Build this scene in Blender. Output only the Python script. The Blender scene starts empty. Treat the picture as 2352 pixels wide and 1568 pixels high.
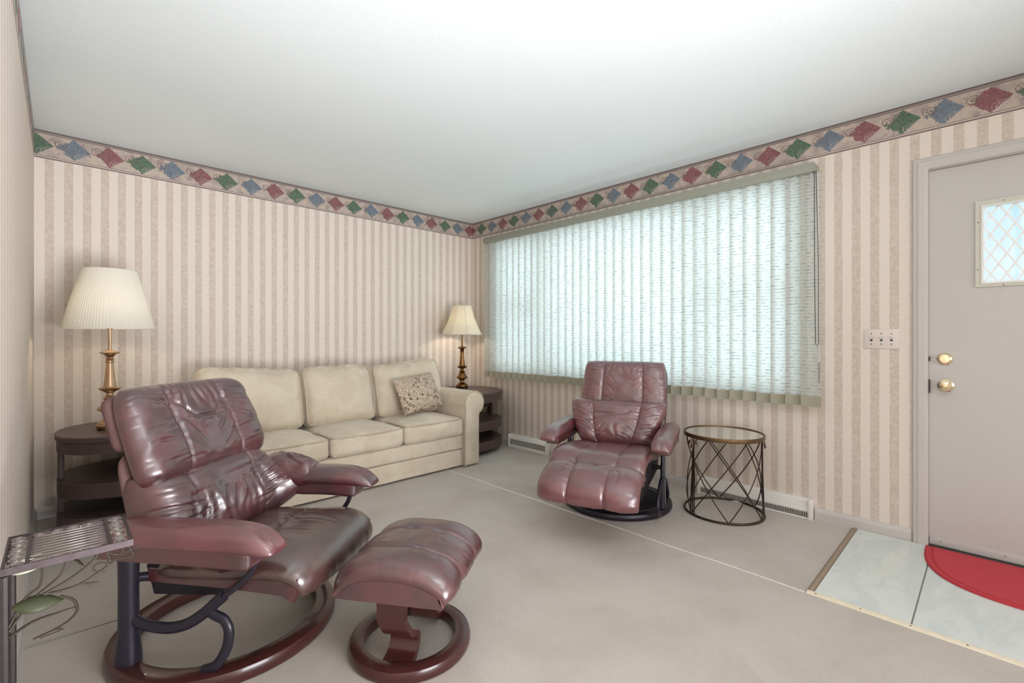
import bpy, bmesh, math, random
import numpy as np
from mathutils import Vector, Matrix

random.seed(7)
rng = np.random.default_rng(7)
C = bpy.context.scene.collection
scene = bpy.context.scene
PI = math.pi

# ------------------------------------------------------------------ camera, world, lights, exposure
XB, YA, XC, HC = 3.406, 4.157, -0.112, 2.44      # right wall, far wall, left wall, ceiling height
YR = -3.4                                        # rear wall, behind the camera
cam_d = bpy.data.cameras.new('camera')
cam_d.sensor_width = 36.0
cam_d.lens = 1070.0 / 2352.0 * 36.0
cam_d.shift_y = -(784.0 - 773.5) / 2352.0
cam_d.clip_start = 0.02
cam = bpy.data.objects.new('camera', cam_d)
C.objects.link(cam)
cam.location = (0, 0, 1.141)
cam.rotation_euler = (PI / 2, 0, -math.radians(44.2))
scene.camera = cam

w = bpy.data.worlds.new('daylight_sky')
scene.world = w
w.use_nodes = True
bg = w.node_tree.nodes['Background']
bg.inputs[0].default_value = (0.80, 0.95, 1.0, 1)
bg.inputs[1].default_value = 0.92

def area(name, loc, rot, sx, sy, power, col):
    l = bpy.data.lights.new(name, 'AREA')
    l.shape = 'RECTANGLE'; l.size = sx; l.size_y = sy; l.energy = power; l.color = col
    o = bpy.data.objects.new(name, l); C.objects.link(o)
    o.location = loc; o.rotation_euler = rot
    return o
# daylight outside the picture window
area('window_daylight', (3.95, 2.28, 1.50), (0, PI / 2, 0), 1.7, 3.2, 44, (0.80, 0.925, 1.0))
# added yellow-green light tinting the blind top; foliage outside is assumed, not built
area('blind_tint_fill', (3.68, 2.28, 2.42), (0, math.radians(35), 0), 0.35, 3.0, 4.5, (0.86, 1.0, 0.52))
# added fill panel just inside the solid rear wall of the room
area('rear_fill', (1.45, YR + 0.06, 1.35), (PI / 2, 0, 0), 2.8, 2.0, 46, (0.96, 0.97, 1.0))
# added fill, thrown up and forward onto the ceiling from behind the camera
area('bounce_fill', (0.85, -0.85, 0.50), (PI - math.radians(52), 0, 0.12), 1.1, 1.0, 55, (0.95, 0.955, 1.0)).data.spread = math.radians(125)
# added overhead fill without a fixture, above and behind the camera
area('overhead_fill', (0.8, -0.6, 2.36), (0, 0, 0), 0.7, 0.7, 12, (0.96, 0.97, 1.0))

scene.view_settings.view_transform = 'Standard'
scene.view_settings.look = 'None'
scene.view_settings.gamma = 1.0
scene.view_settings.use_curve_mapping = False
scene.view_settings.exposure = 0.17

# ------------------------------------------------------------------ node helpers
def srgb(r, g, b):
    f = lambda c: (c / 255 / 12.92) if c / 255 <= 0.04045 else ((c / 255 + 0.055) / 1.055) ** 2.4
    return (f(r), f(g), f(b), 1.0)

class G:
    def __init__(s, name):
        s.m = bpy.data.materials.new(name); s.m.use_nodes = True
        s.t = s.m.node_tree; s.b = s.t.nodes['Principled BSDF']; s.out = s.t.nodes['Material Output']
    def put(s, sock, v):
        if hasattr(v, 'links'): s.t.links.new(v, sock)
        elif isinstance(v, (tuple, list)) and len(v) == 3 and sock.type == 'RGBA': sock.default_value = (*v, 1)
        else: sock.default_value = v
    def n(s, typ, **k):
        nd = s.t.nodes.new(typ)
        for a, v in k.items(): setattr(nd, a, v)
        return nd
    def M(s, op, a, b=None, c=None):
        nd = s.n('ShaderNodeMath', operation=op)
        for i, v in enumerate((a, b, c)):
            if v is not None: s.put(nd.inputs[i], v)
        return nd.outputs[0]
    def mix(s, f, a, b, mode='MIX'):
        nd = s.n('ShaderNodeMix', data_type='RGBA', blend_type=mode)
        s.put(nd.inputs[0], f); s.put(nd.inputs[6], a); s.put(nd.inputs[7], b)
        return nd.outputs[2]
    def co(s, kind='Object'):
        return s.n('ShaderNodeTexCoord').outputs[kind]
    def sep(s, v):
        nd = s.n('ShaderNodeSeparateXYZ'); s.put(nd.inputs[0], v); return nd.outputs
    def com(s, x, y, z):
        nd = s.n('ShaderNodeCombineXYZ')
        for i, v in enumerate((x, y, z)): s.put(nd.inputs[i], v)
        return nd.outputs[0]
    def scale(s, v, xyz):
        nd = s.n('ShaderNodeVectorMath', operation='MULTIPLY'); s.put(nd.inputs[0], v); nd.inputs[1].default_value = xyz
        return nd.outputs[0]
    def noise(s, v, sc, det=3, ro=0.55, dist=0.0):
        nd = s.n('ShaderNodeTexNoise'); s.put(nd.inputs['Vector'], v)
        nd.inputs['Scale'].default_value = sc; nd.inputs['Detail'].default_value = det
        nd.inputs['Roughness'].default_value = ro; nd.inputs['Distortion'].default_value = dist
        return nd.outputs['Fac']
    def vor(s, v, sc, feat='F1'):
        nd = s.n('ShaderNodeTexVoronoi', feature=feat); s.put(nd.inputs['Vector'], v); nd.inputs['Scale'].default_value = sc
        return nd.outputs['Distance']
    def ss(s, x, a, b):                     # smooth step a..b -> 0..1
        nd = s.n('ShaderNodeMapRange', interpolation_type='SMOOTHSTEP')
        s.put(nd.inputs[0], x); nd.inputs[1].default_value = a; nd.inputs[2].default_value = b
        return nd.outputs[0]
    def bump(s, h, dist, strength=1.0):
        nd = s.n('ShaderNodeBump'); s.put(nd.inputs['Height'], h)
        nd.inputs['Distance'].default_value = dist; nd.inputs['Strength'].default_value = strength
        s.t.links.new(nd.outputs[0], s.b.inputs['Normal'])
    def set(s, **k):
        for a, v in k.items(): s.put(s.b.inputs[a.replace('_', ' ')], v)
        return s

def simple(name, col, rough=0.5, metal=0.0, var=0.12, vs=30, bump=0.0, bs=200, coat=0.0):
    g = G(name); c = g.co()
    n = g.noise(c, vs)
    dark = tuple(x * (1 - var) for x in col[:3]); light = tuple(min(1, x * (1 + var)) for x in col[:3])
    g.set(Base_Color=g.mix(n, dark, light), Roughness=rough, Metallic=metal)
    if coat: g.set(Coat_Weight=coat, Coat_Roughness=0.15)
    if bump: g.bump(g.noise(c, bs, 4), bump)
    return g.m

# ------------------------------------------------------------------ materials
def wallpaper(axis, off):
    g = G('striped_wallpaper_' + axis); c = g.co(); x, y, z = g.sep(c)
    s = x if axis == 'x' else y
    wob = g.M('MULTIPLY', g.M('SUBTRACT', g.noise(c, 160, 2), 0.5), 0.006)
    fr = g.M('FLOORED_MODULO', g.M('ADD', g.M('SUBTRACT', s, off), wob), 0.0885)
    st = g.M('SUBTRACT', g.ss(fr, 0.0, 0.002), g.ss(fr, 0.0425, 0.0445))
    big = g.noise(c, 55, 5, 0.7); fine = g.noise(g.scale(c, (1, 1, 0.5)), 260, 3, 0.6)
    crin = g.ss(g.vor(c, 60, 'DISTANCE_TO_EDGE'), 0.0, 0.05)
    light = g.mix(crin, srgb(224, 212, 199), srgb(229, 218, 206))
    dark = g.mix(g.ss(big, 0.35, 0.65), srgb(202, 186, 172), srgb(216, 202, 189))
    dark = g.mix(g.ss(fine, 0.55, 0.75), dark, srgb(196, 179, 165))
    g.set(Base_Color=g.mix(st, light, dark), Roughness=0.62)
    g.bump(fine, 0.0006, 0.5)
    return g.m
M_wall_x = wallpaper('x', -0.066)
M_wall_y = wallpaper('y', 0.627)

def border(axis):
    g = G('diamond_border_print_' + axis); c = g.co(); x, y, z = g.sep(c)
    s = x if axis == 'x' else g.M('MULTIPLY', y, -1.0)
    s0 = 0.2395 if axis == 'x' else -0.526
    P = 0.1735; zc = 2.3505
    if axis == 'c': s0 = 0.1
    t = g.M('ADD', g.M('DIVIDE', g.M('SUBTRACT', s, s0), P), 0.5)
    i = g.M('FLOOR', t); fr = g.M('SUBTRACT', g.M('SUBTRACT', t, i), 0.5)
    k = g.M('FLOORED_MODULO', i, 3.0)
    dz = g.M('DIVIDE', g.M('SUBTRACT', z, zc), 0.067)
    nz = g.noise(c, 48, 3, 0.6); nz2 = g.noise(c, 120, 4, 0.7, 0.8)
    tear = g.M('MULTIPLY', g.M('SUBTRACT', nz, 0.5), g.ss(fr, 0.25, -0.4))
    d = g.M('ADD', g.M('ADD', g.M('DIVIDE', g.M('ABSOLUTE', g.M('SUBTRACT', fr, 0.03)), 0.46), g.M('ABSOLUTE', dz)), g.M('MULTIPLY', tear, 1.5))
    ins = g.ss(d, 1.02, 0.97)
    isg = g.M('COMPARE', k, 1.0, 0.2); isb = g.M('COMPARE', k, 2.0, 0.2)
    col = g.mix(isg, srgb(128, 62, 70), srgb(46, 94, 66))
    col = g.mix(isb, col, srgb(92, 112, 128))
    vein = g.ss(g.M('ABSOLUTE', g.M('SUBTRACT', nz2, 0.5)), 0.05, 0.0)
    col = g.mix(g.M('MULTIPLY', vein, 0.45), col, srgb(196, 188, 180))
    col = g.mix(g.M('MULTIPLY', g.ss(nz, 0.4, 0.7), 0.35), col, srgb(100, 78, 84))
    # paper behind the diamonds, with soft mauve / olive clouds and curling scrolls
    bgc = g.mix(g.ss(g.noise(c, 14, 3), 0.4, 0.65), srgb(194, 178, 164), srgb(172, 158, 148))
    bgc = g.mix(g.M('MULTIPLY', g.ss(g.noise(c, 22, 3, 0.6, 0.5), 0.52, 0.7), 0.7), bgc, srgb(146, 120, 126))
    rr = g.M('SQRT', g.M('ADD', g.M('POWER', g.M('DIVIDE', g.M('ADD', fr, 0.33), 0.42), 2.0), g.M('POWER', g.M('DIVIDE', g.M('SUBTRACT', dz, 0.28), 0.85), 2.0)))
    ring = g.ss(g.M('SINE', g.M('ADD', g.M('MULTIPLY', rr, 26.0), g.M('MULTIPLY', nz2, 9.0))), 0.35, 0.8)
    scr = g.M('MULTIPLY', ring, g.ss(rr, 0.62, 0.45))
    rr2 = g.M('SQRT', g.M('ADD', g.M('POWER', g.M('DIVIDE', g.M('SUBTRACT', fr, 0.27), 0.36), 2.0), g.M('POWER', g.M('DIVIDE', g.M('ADD', dz, 0.62), 0.6), 2.0)))
    ring2 = g.M('MULTIPLY', g.ss(g.M('SINE', g.M('ADD', g.M('MULTIPLY', rr2, 24.0), g.M('MULTIPLY', nz2, 10.0))), 0.3, 0.8), g.ss(rr2, 0.8, 0.55))
    full = g.mix(ins, bgc, col)
    full = g.mix(g.M('MULTIPLY', scr, 0.85), full, srgb(112, 92, 82))
    full = g.mix(g.M('MULTIPLY', ring2, 0.6), full, srgb(196, 180, 170))
    # ruled lines along both edges
    def band(a, b): return g.M('MULTIPLY', g.ss(z, a - 0.0008, a + 0.0008), g.ss(z, b + 0.0008, b - 0.0008))
    for a, b, cc in ((2.4305, 2.4405, srgb(104, 92, 90)), (2.422, 2.4305, srgb(150, 136, 130)), (2.418, 2.422, srgb(112, 100, 98)),
                     (2.2645, 2.2725, srgb(122, 106, 104)), (2.2725, 2.279, srgb(204, 190, 180)), (2.279, 2.2825, srgb(118, 104, 100))):
        full = g.mix(band(a, b), full, cc)
    g.set(Base_Color=full, Roughness=0.55)
    return g.m
M_border_x = border('x'); M_border_y = border('y')

g = G('textured_ceiling_paint'); c = g.co()
g.set(Base_Color=g.mix(g.noise(c, 1.2, 2), srgb(224, 232, 233), srgb(231, 238, 239)), Roughness=0.8)
g.bump(g.noise(c, 130, 3, 0.6), 0.004, 0.35); M_ceiling = g.m

g = G('beige_carpet_pile'); c = g.co()
n1 = g.noise(c, 900, 2, 0.7); n2 = g.noise(c, 2.2, 4, 0.6, 0.4); n3 = g.noise(c, 26, 3, 0.6)
col = g.mix(g.ss(n2, 0.38, 0.66), srgb(230, 219, 208), srgb(216, 203, 191))
col = g.mix(g.M('MULTIPLY', g.ss(n3, 0.5, 0.8), 0.2), col, srgb(192, 182, 172))
n4 = g.noise(c, 210, 3, 0.7)
col = g.mix(g.M('MULTIPLY', n1, 0.3), col, srgb(184, 176, 168))
col = g.mix(g.M('MULTIPLY', g.ss(n4, 0.40, 0.68), 0.55), col, srgb(186, 176, 165))
g.set(Base_Color=col, Roughness=0.95); g.bump(n1, 0.012, 0.6)
g.set(Sheen_Weight=0.25); M_carpet = g.m

def leather(name, base, dark, rough=0.36):
    g = G(name); c = g.co()
    col = g.mix(g.ss(g.noise(c, 9, 4, 0.6), 0.35, 0.7), base, dark)
    v = g.vor(c, 420, 'DISTANCE_TO_EDGE')
    h = g.M('ADD', g.M('MULTIPLY', g.ss(v, 0.0, 0.12), 0.6), g.M('MULTIPLY', g.noise(c, 70, 4), 1.2))
    rn = g.M('ADD', rough - 0.05, g.M('MULTIPLY', g.noise(c, 14, 3), 0.14))
    g.set(Base_Color=col, Roughness=rn, Specular_IOR_Level=0.4, Coat_Weight=1.0, Coat_Roughness=0.31, Coat_IOR=2.05)
    g.bump(h, 0.0012, 0.55)
    return g.m
M_leather = leather('burgundy_leather', srgb(84, 28, 37), srgb(58, 19, 27), 0.30)
M_leather_seat = leather('worn_brown_burgundy_leather', srgb(74, 38, 33), srgb(54, 28, 25), 0.30)
M_leather_rose = leather('rose_burgundy_leather', srgb(110, 50, 56), srgb(92, 40, 46), 0.34)
M_suede = simple('dusty_rose_back_panel', srgb(110, 80, 77), 0.75, var=0.1, bump=0.001, bs=400)
M_cherry = G('dark_cherry_wood'); c = M_cherry.co()
nn = M_cherry.noise(M_cherry.scale(c, (6, 6, 40)), 3, 5, 0.6, 1.0)
M_cherry.set(Base_Color=M_cherry.mix(nn, srgb(50, 24, 24), srgb(82, 42, 40)), Roughness=0.3, Coat_Weight=0.3); M_cherry = M_cherry.m
M_black = simple('black_painted_frame', srgb(36, 32, 44), 0.32, var=0.2)
M_blackmat = simple('black_base_fabric', srgb(26, 22, 28), 0.85)
M_steel = simple('dull_steel', srgb(150, 150, 152), 0.3, 0.9)

g = G('beige_microfibre'); c = g.co()
col = g.mix(g.ss(g.noise(c, 7, 4, 0.6, 0.6), 0.35, 0.65), srgb(214, 201, 180), srgb(203, 188, 166))
g.set(Base_Color=col, Roughness=0.85, Sheen_Weight=0.35); g.bump(g.noise(c, 600, 3), 0.001, 0.4); M_sofa = g.m
M_piping = simple('beige_piping', srgb(190, 174, 152), 0.8)

g = G('dark_espresso_wood'); c = g.co()
nn = g.noise(g.scale(c, (2, 30, 30)), 2, 4, 0.6, 0.6)
g.set(Base_Color=g.mix(nn, srgb(72, 56, 54), srgb(92, 74, 72)), Roughness=0.36); M_espresso = g.m

g = G('aged_brass'); c = g.co()
g.set(Base_Color=g.mix(g.noise(c, 20, 3), srgb(184, 152, 120), srgb(214, 186, 154)), Metallic=1.0, Roughness=0.3); M_brass = g.m
g = G('dark_antique_brass'); c = g.co()
g.set(Base_Color=g.mix(g.noise(c, 20, 3), srgb(110, 78, 44), srgb(150, 112, 70)), Metallic=1.0, Roughness=0.28); M_brass2 = g.m
g = G('polished_brass'); g.set(Base_Color=srgb(234, 214, 180), Metallic=1.0, Roughness=0.14); M_polish = g.m

def shade_mat(name, col):
    g = G(name); c = g.co()
    d = g.n('ShaderNodeBsdfDiffuse'); tr = g.n('ShaderNodeBsdfTranslucent'); mx = g.n('ShaderNodeMixShader')
    cc = g.mix(g.noise(c, 200, 2), col, tuple(v * 0.97 for v in col[:3]))
    g.put(d.inputs[0], cc); g.put(tr.inputs[0], cc); mx.inputs[0].default_value = 0.25
    g.t.links.new(d.outputs[0], mx.inputs[1]); g.t.links.new(tr.outputs[0], mx.inputs[2]); g.t.links.new(mx.outputs[0], g.out.inputs[0])
    return g.m
M_shade1 = shade_mat('white_pleated_shade', srgb(246, 242, 230))
M_lattice = simple('white_plastic_lattice', srgb(246, 246, 246), 0.3, var=0.01)
M_shade2 = shade_mat('cream_bell_shade', srgb(240, 232, 212))
M_trim = simple('warm_white_trim_paint', srgb(200, 194, 190), 0.42, var=0.02, vs=4)
M_door = simple('off_white_door_paint', srgb(198, 194, 190), 0.4, var=0.025, vs=3)
M_vinyl = simple('cream_vinyl', srgb(206, 205, 190), 0.35, var=0.02)
M_white = simple('white_plastic', srgb(232, 228, 222), 0.3, var=0.02)
M_dark = simple('shadow_gap_black', srgb(40, 38, 38), 0.8)
M_switch = simple('wallpapered_switch_plate', srgb(224, 212, 203), 0.35, var=0.03, vs=60)

# vertical-blind fabric: woven, let light through, short dark slubs
g = G('woven_blind_fabric'); c = g.co(); x, y, z = g.sep(c)
oi = g.n('ShaderNodeObjectInfo').outputs['Random']
off = g.M('MULTIPLY', oi, 37.0)
vv = g.com(g.M('ADD', g.M('MULTIPLY', y, 34.0), off), g.M('MULTIPLY', z, 190.0), off)
sl = g.ss(g.noise(vv, 1.0, 2, 0.5), 0.49, 0.60)
row = g.M('MULTIPLY', g.M('ADD', g.M('SINE', g.M('MULTIPLY', z, 300.0)), 1.0), 0.5)
slub = g.M('MULTIPLY', sl, g.ss(row, 0.55, 0.9))
fine = g.noise(g.com(g.M('MULTIPLY', y, 30.0), g.M('MULTIPLY', z, 420.0), off), 1.0, 2)
col = g.mix(g.M('MULTIPLY', fine, 0.45), srgb(222, 222, 216), srgb(176, 180, 176))
col = g.mix(g.M('MULTIPLY', slub, 0.52), col, srgb(70, 96, 100))
d = g.n('ShaderNodeBsdfDiffuse'); tr = g.n('ShaderNodeBsdfTranslucent'); mx = g.n('ShaderNodeMixShader')
g.put(d.inputs[0], col); g.put(tr.inputs[0], col); mx.inputs[0].default_value = 0.55
g.t.links.new(d.outputs[0], mx.inputs[1]); g.t.links.new(tr.outputs[0], mx.inputs[2]); g.t.links.new(mx.outputs[0], g.out.inputs[0])
M_slat = g.m
M_hem = simple('blind_hem_fabric', srgb(160, 156, 136), 0.8, var=0.1, vs=120)
M_rail = simple('sage_grey_blind_rail', srgb(150, 152, 138), 0.45, var=0.04)

g = G('clear_window_glass'); tp = g.n('ShaderNodeBsdfTransparent'); gl = g.n('ShaderNodeBsdfGlossy'); mx = g.n('ShaderNodeMixShader')
gl.inputs['Roughness'].default_value = 0.02; mx.inputs[0].default_value = 0.06
tp.inputs[0].default_value = (0.95, 0.99, 1, 1)
g.t.links.new(tp.outputs[0], mx.inputs[1]); g.t.links.new(gl.outputs[0], mx.inputs[2]); g.t.links.new(mx.outputs[0], g.out.inputs[0])
M_glass = g.m
g = G('frosted_door_glass'); tp = g.n('ShaderNodeBsdfTransparent'); gl = g.n('ShaderNodeBsdfTranslucent'); mx = g.n('ShaderNodeMixShader')
c = g.co(); band = g.ss(g.noise(g.scale(c, (1, 9, 1.2)), 1.0, 2), 0.4, 0.62)
g.put(tp.inputs[0], g.mix(band, (0.74, 0.90, 0.93, 1), (1, 1, 1, 1))); gl.inputs[0].default_value = (0.9, 0.97, 1, 1)
mx.inputs[0].default_value = 0.12
g.t.links.new(tp.outputs[0], mx.inputs[1]); g.t.links.new(gl.outputs[0], mx.inputs[2]); g.t.links.new(mx.outputs[0], g.out.inputs[0])
M_doorglass = g.m

g = G('pale_marbled_tile'); c = g.co()
v = g.ss(g.noise(g.scale(c, (1.0, 2.2, 1)), 3.0, 5, 0.6, 1.4), 0.46, 0.60)
g.set(Base_Color=g.mix(v, srgb(216, 221, 216), srgb(207, 214, 211)), Roughness=0.16, Specular_IOR_Level=0.5); M_tile = g.m
M_grout = simple('grey_grout', srgb(140, 138, 130), 0.8)
M_strip = simple('tan_transition_strip', srgb(150, 132, 112), 0.45)
M_cream = simple('cream_metal_threshold', srgb(228, 216, 192), 0.35)
g = G('red_woven_mat'); c = g.co()
n = g.noise(g.scale(c, (260, 14, 1)), 1.0, 3)
g.set(Base_Color=g.mix(n, srgb(176, 48, 58), srgb(206, 72, 82)), Roughness=0.9); g.bump(n, 0.002, 0.6); M_mat = g.m
M_mat2 = simple('darker_red_mat_edge', srgb(180, 46, 56), 0.9, var=0.1, vs=100)
g = G('brushed_pewter_iron'); c = g.co()
g.set(Base_Color=g.mix(g.noise(c, 60, 4), srgb(98, 86, 88), srgb(56, 48, 50)), Metallic=0.6, Roughness=0.42); M_pewter = g.m
M_pewter2 = simple('bright_worn_pewter', srgb(168, 158, 156), 0.35, 0.6, var=0.3, vs=80)
M_iron = simple('dark_grey_iron', srgb(74, 68, 68), 0.4, 0.5, var=0.2)
M_vine = simple('brown_wire_vine', srgb(62, 52, 44), 0.5, 0.3, var=0.2)
M_leafg = simple('green_painted_leaf', srgb(62, 66, 42), 0.5, var=0.25, vs=25)
M_leafp = simple('pale_cream_leaf', srgb(206, 210, 186), 0.5, var=0.1)
M_bronze = simple('dark_bronze_wire', srgb(64, 52, 46), 0.35, 0.6, var=0.2)
M_goldrim = simple('antique_gold_rim', srgb(112, 90, 62), 0.32, 0.8, var=0.2)
g = G('mirror_table_top'); g.set(Base_Color=(0.80, 0.86, 0.85, 1), Metallic=1.0, Roughness=0.07); M_mirror = g.m

g = G('ring_print_cushion_fabric'); c = g.co('Object')
v1 = g.vor(c, 24); n = g.noise(c, 90, 4)
ringm = g.ss(g.M('ABSOLUTE', g.M('SUBTRACT', v1, 0.26)), 0.09, 0.04)
core = g.ss(v1, 0.13, 0.08)
v2 = g.vor(c, 60); ring2 = g.ss(g.M('ABSOLUTE', g.M('SUBTRACT', v2, 0.3)), 0.12, 0.04)
col = g.mix(g.ss(n, 0.4, 0.62), srgb(206, 190, 170), srgb(164, 144, 124))
col = g.mix(g.M('MULTIPLY', ring2, 0.55), col, srgb(128, 104, 84))
sel = g.ss(g.noise(c, 9, 1), 0.42, 0.5)
col = g.mix(g.M('MULTIPLY', ringm, sel), col, srgb(92, 70, 56))
col = g.mix(g.M('MULTIPLY', core, 0.8), col, srgb(84, 62, 50))
g.set(Base_Color=col, Roughness=0.85); g.bump(n, 0.001, 0.5); M_pillow = g.m

# ------------------------------------------------------------------ mesh helpers
def link(name, me, mat, parent=None, smooth=True):
    o = bpy.data.objects.new(name, me); C.objects.link(o)
    if mat: me.materials.append(mat)
    if smooth: me.polygons.foreach_set('use_smooth', [True] * len(me.polygons))
    if parent: o.parent = parent
    return o
def mesh(name, verts, faces, mat, parent=None, smooth=True, sharp=None):
    me = bpy.data.meshes.new(name)
    me.from_pydata([tuple(map(float, v)) for v in verts], [], faces)
    bm = bmesh.new(); bm.from_mesh(me); bmesh.ops.recalc_face_normals(bm, faces=bm.faces)
    if sharp:
        for e in bm.edges:
            if len(e.link_faces) == 2 and e.calc_face_angle() > sharp: e.smooth = False
    bm.to_mesh(me); bm.free()
    return link(name, me, mat, parent, smooth)

class MB:
    def __init__(s): s.v = []; s.f = []
    def add(s, v, f):
        k = len(s.v); s.v += [tuple(p) for p in v]; s.f += [tuple(i + k for i in q) for q in f]; return s
    def box(s, a, b):
        x0, y0, z0 = a; x1, y1, z1 = b
        return s.add([(x0,y0,z0),(x1,y0,z0),(x1,y1,z0),(x0,y1,z0),(x0,y0,z1),(x1,y0,z1),(x1,y1,z1),(x0,y1,z1)],
                     [(0,3,2,1),(4,5,6,7),(0,1,5,4),(1,2,6,5),(2,3,7,6),(3,0,4,7)])
    def tube(s, pts, r, n=8, closed=False, flat=1.0):
        P = [Vector(p) for p in pts]; m = len(P)
        rs = r if isinstance(r, (list, tuple)) else [r] * m
        up = None; rings = []
        for i, p in enumerate(P):
            if closed: t = P[(i + 1) % m] - P[i - 1]
            else: t = P[min(i + 1, m - 1)] - P[max(i - 1, 0)]
            t.normalize()
            if up is None:
                up = Vector((0, 0, 1)) if abs(t.z) < 0.9 else Vector((1, 0, 0))
            up = (up - t * up.dot(t))
            if up.length < 1e-6: up = t.orthogonal()
            up.normalize(); sd = t.cross(up)
            rings.append([p + (up * math.cos(2*PI*k/n) + sd * math.sin(2*PI*k/n) * flat) * rs[i] for k in range(n)])
        v = [q for R in rings for q in R]; f = []
        for i in range(m if closed else m - 1):
            j = (i + 1) % m
            for k in range(n): f.append((i*n+k, i*n+(k+1)%n, j*n+(k+1)%n, j*n+k))
        if not closed: f += [tuple(range(n-1, -1, -1)), tuple((m-1)*n + k for k in range(n))]
        return s.add(v, f)
    def lathe(s, prof, n=32, c=(0, 0, 0)):
        v = []; f = []
        for r, z in prof:
            for k in range(n): v.append((c[0]+max(r,1e-4)*math.cos(2*PI*k/n), c[1]+max(r,1e-4)*math.sin(2*PI*k/n), c[2]+z))
        m = len(prof)
        for i in range(m-1):
            for k in range(n): f.append((i*n+k, i*n+(k+1)%n, (i+1)*n+(k+1)%n, (i+1)*n+k))
        return s.add(v, f)
    def prism(s, out, z0, z1, cham=0.0):
        n = len(out)
        if cham:
            cx = sum(p[0] for p in out)/n; cy = sum(p[1] for p in out)/n
            def ins(p):
                d = math.hypot(p[0]-cx, p[1]-cy); k = 1 - cham/d; return (cx+(p[0]-cx)*k, cy+(p[1]-cy)*k)
            L = [([ins(p) for p in out], z0), (out, z0+cham), (out, z1-cham), ([ins(p) for p in out], z1)]
        else: L = [(out, z0), (out, z1)]
        v = [(p[0], p[1], z) for o_, z in L for p in o_]; f = []
        for i in range(len(L)-1):
            for k in range(n): f.append((i*n+k, i*n+(k+1)%n, (i+1)*n+(k+1)%n, (i+1)*n+k))
        f += [tuple(range(n-1,-1,-1)), tuple((len(L)-1)*n+k for k in range(n))]
        return s.add(v, f)
    def build(s, name, mat, parent=None, smooth=True, sharp=0.7):
        return mesh(name, s.v, s.f, mat, parent, smooth, sharp)

def bbox(name, a, b, bev, mat, parent=None, seg=2):
    bm = bmesh.new(); bmesh.ops.create_cube(bm, size=1.0)
    for v in bm.verts:
        v.co = Vector([(a[i]+b[i])/2 + v.co[i]*(b[i]-a[i]) for i in range(3)])
    if bev: bmesh.ops.bevel(bm, geom=list(bm.edges), offset=bev, segments=seg, affect='EDGES', profile=0.5)
    me = bpy.data.meshes.new(name); bm.to_mesh(me); bm.free()
    o = link(name, me, mat, parent, True)
    o.data.set_sharp_from_angle(angle=0.6)
    return o

def vnoise(x, y, seed=0):
    x = np.asarray(x, float); y = np.asarray(y, float)
    xi = np.floor(x).astype(int); yi = np.floor(y).astype(int); fx = x-xi; fy = y-yi
    fx = fx*fx*(3-2*fx); fy = fy*fy*(3-2*fy)
    def h(i, j):
        n = np.sin(i*127.1 + j*311.7 + seed*74.7)*43758.5453; return n - np.floor(n)
    return (h(xi,yi)*(1-fx)+h(xi+1,yi)*fx)*(1-fy)+(h(xi,yi+1)*(1-fx)+h(xi+1,yi+1)*fx)*fy - 0.5

def spline(pts, n=200):
    P = np.array(pts, float); m = len(P)
    Q = np.vstack([2*P[0]-P[1], P, 2*P[-1]-P[-2]]); out = []
    for i in range(m-1):
        p0, p1, p2, p3 = Q[i], Q[i+1], Q[i+2], Q[i+3]
        t = np.linspace(0, 1, n//(m-1)+1, endpoint=(i == m-2))[:, None]
        out.append(0.5*((2*p1)+(-p0+p2)*t+(2*p0-5*p1+4*p2-p3)*t*t+(-p0+3*p1-3*p2+p3)*t**3))
    return np.vstack(out)

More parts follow.
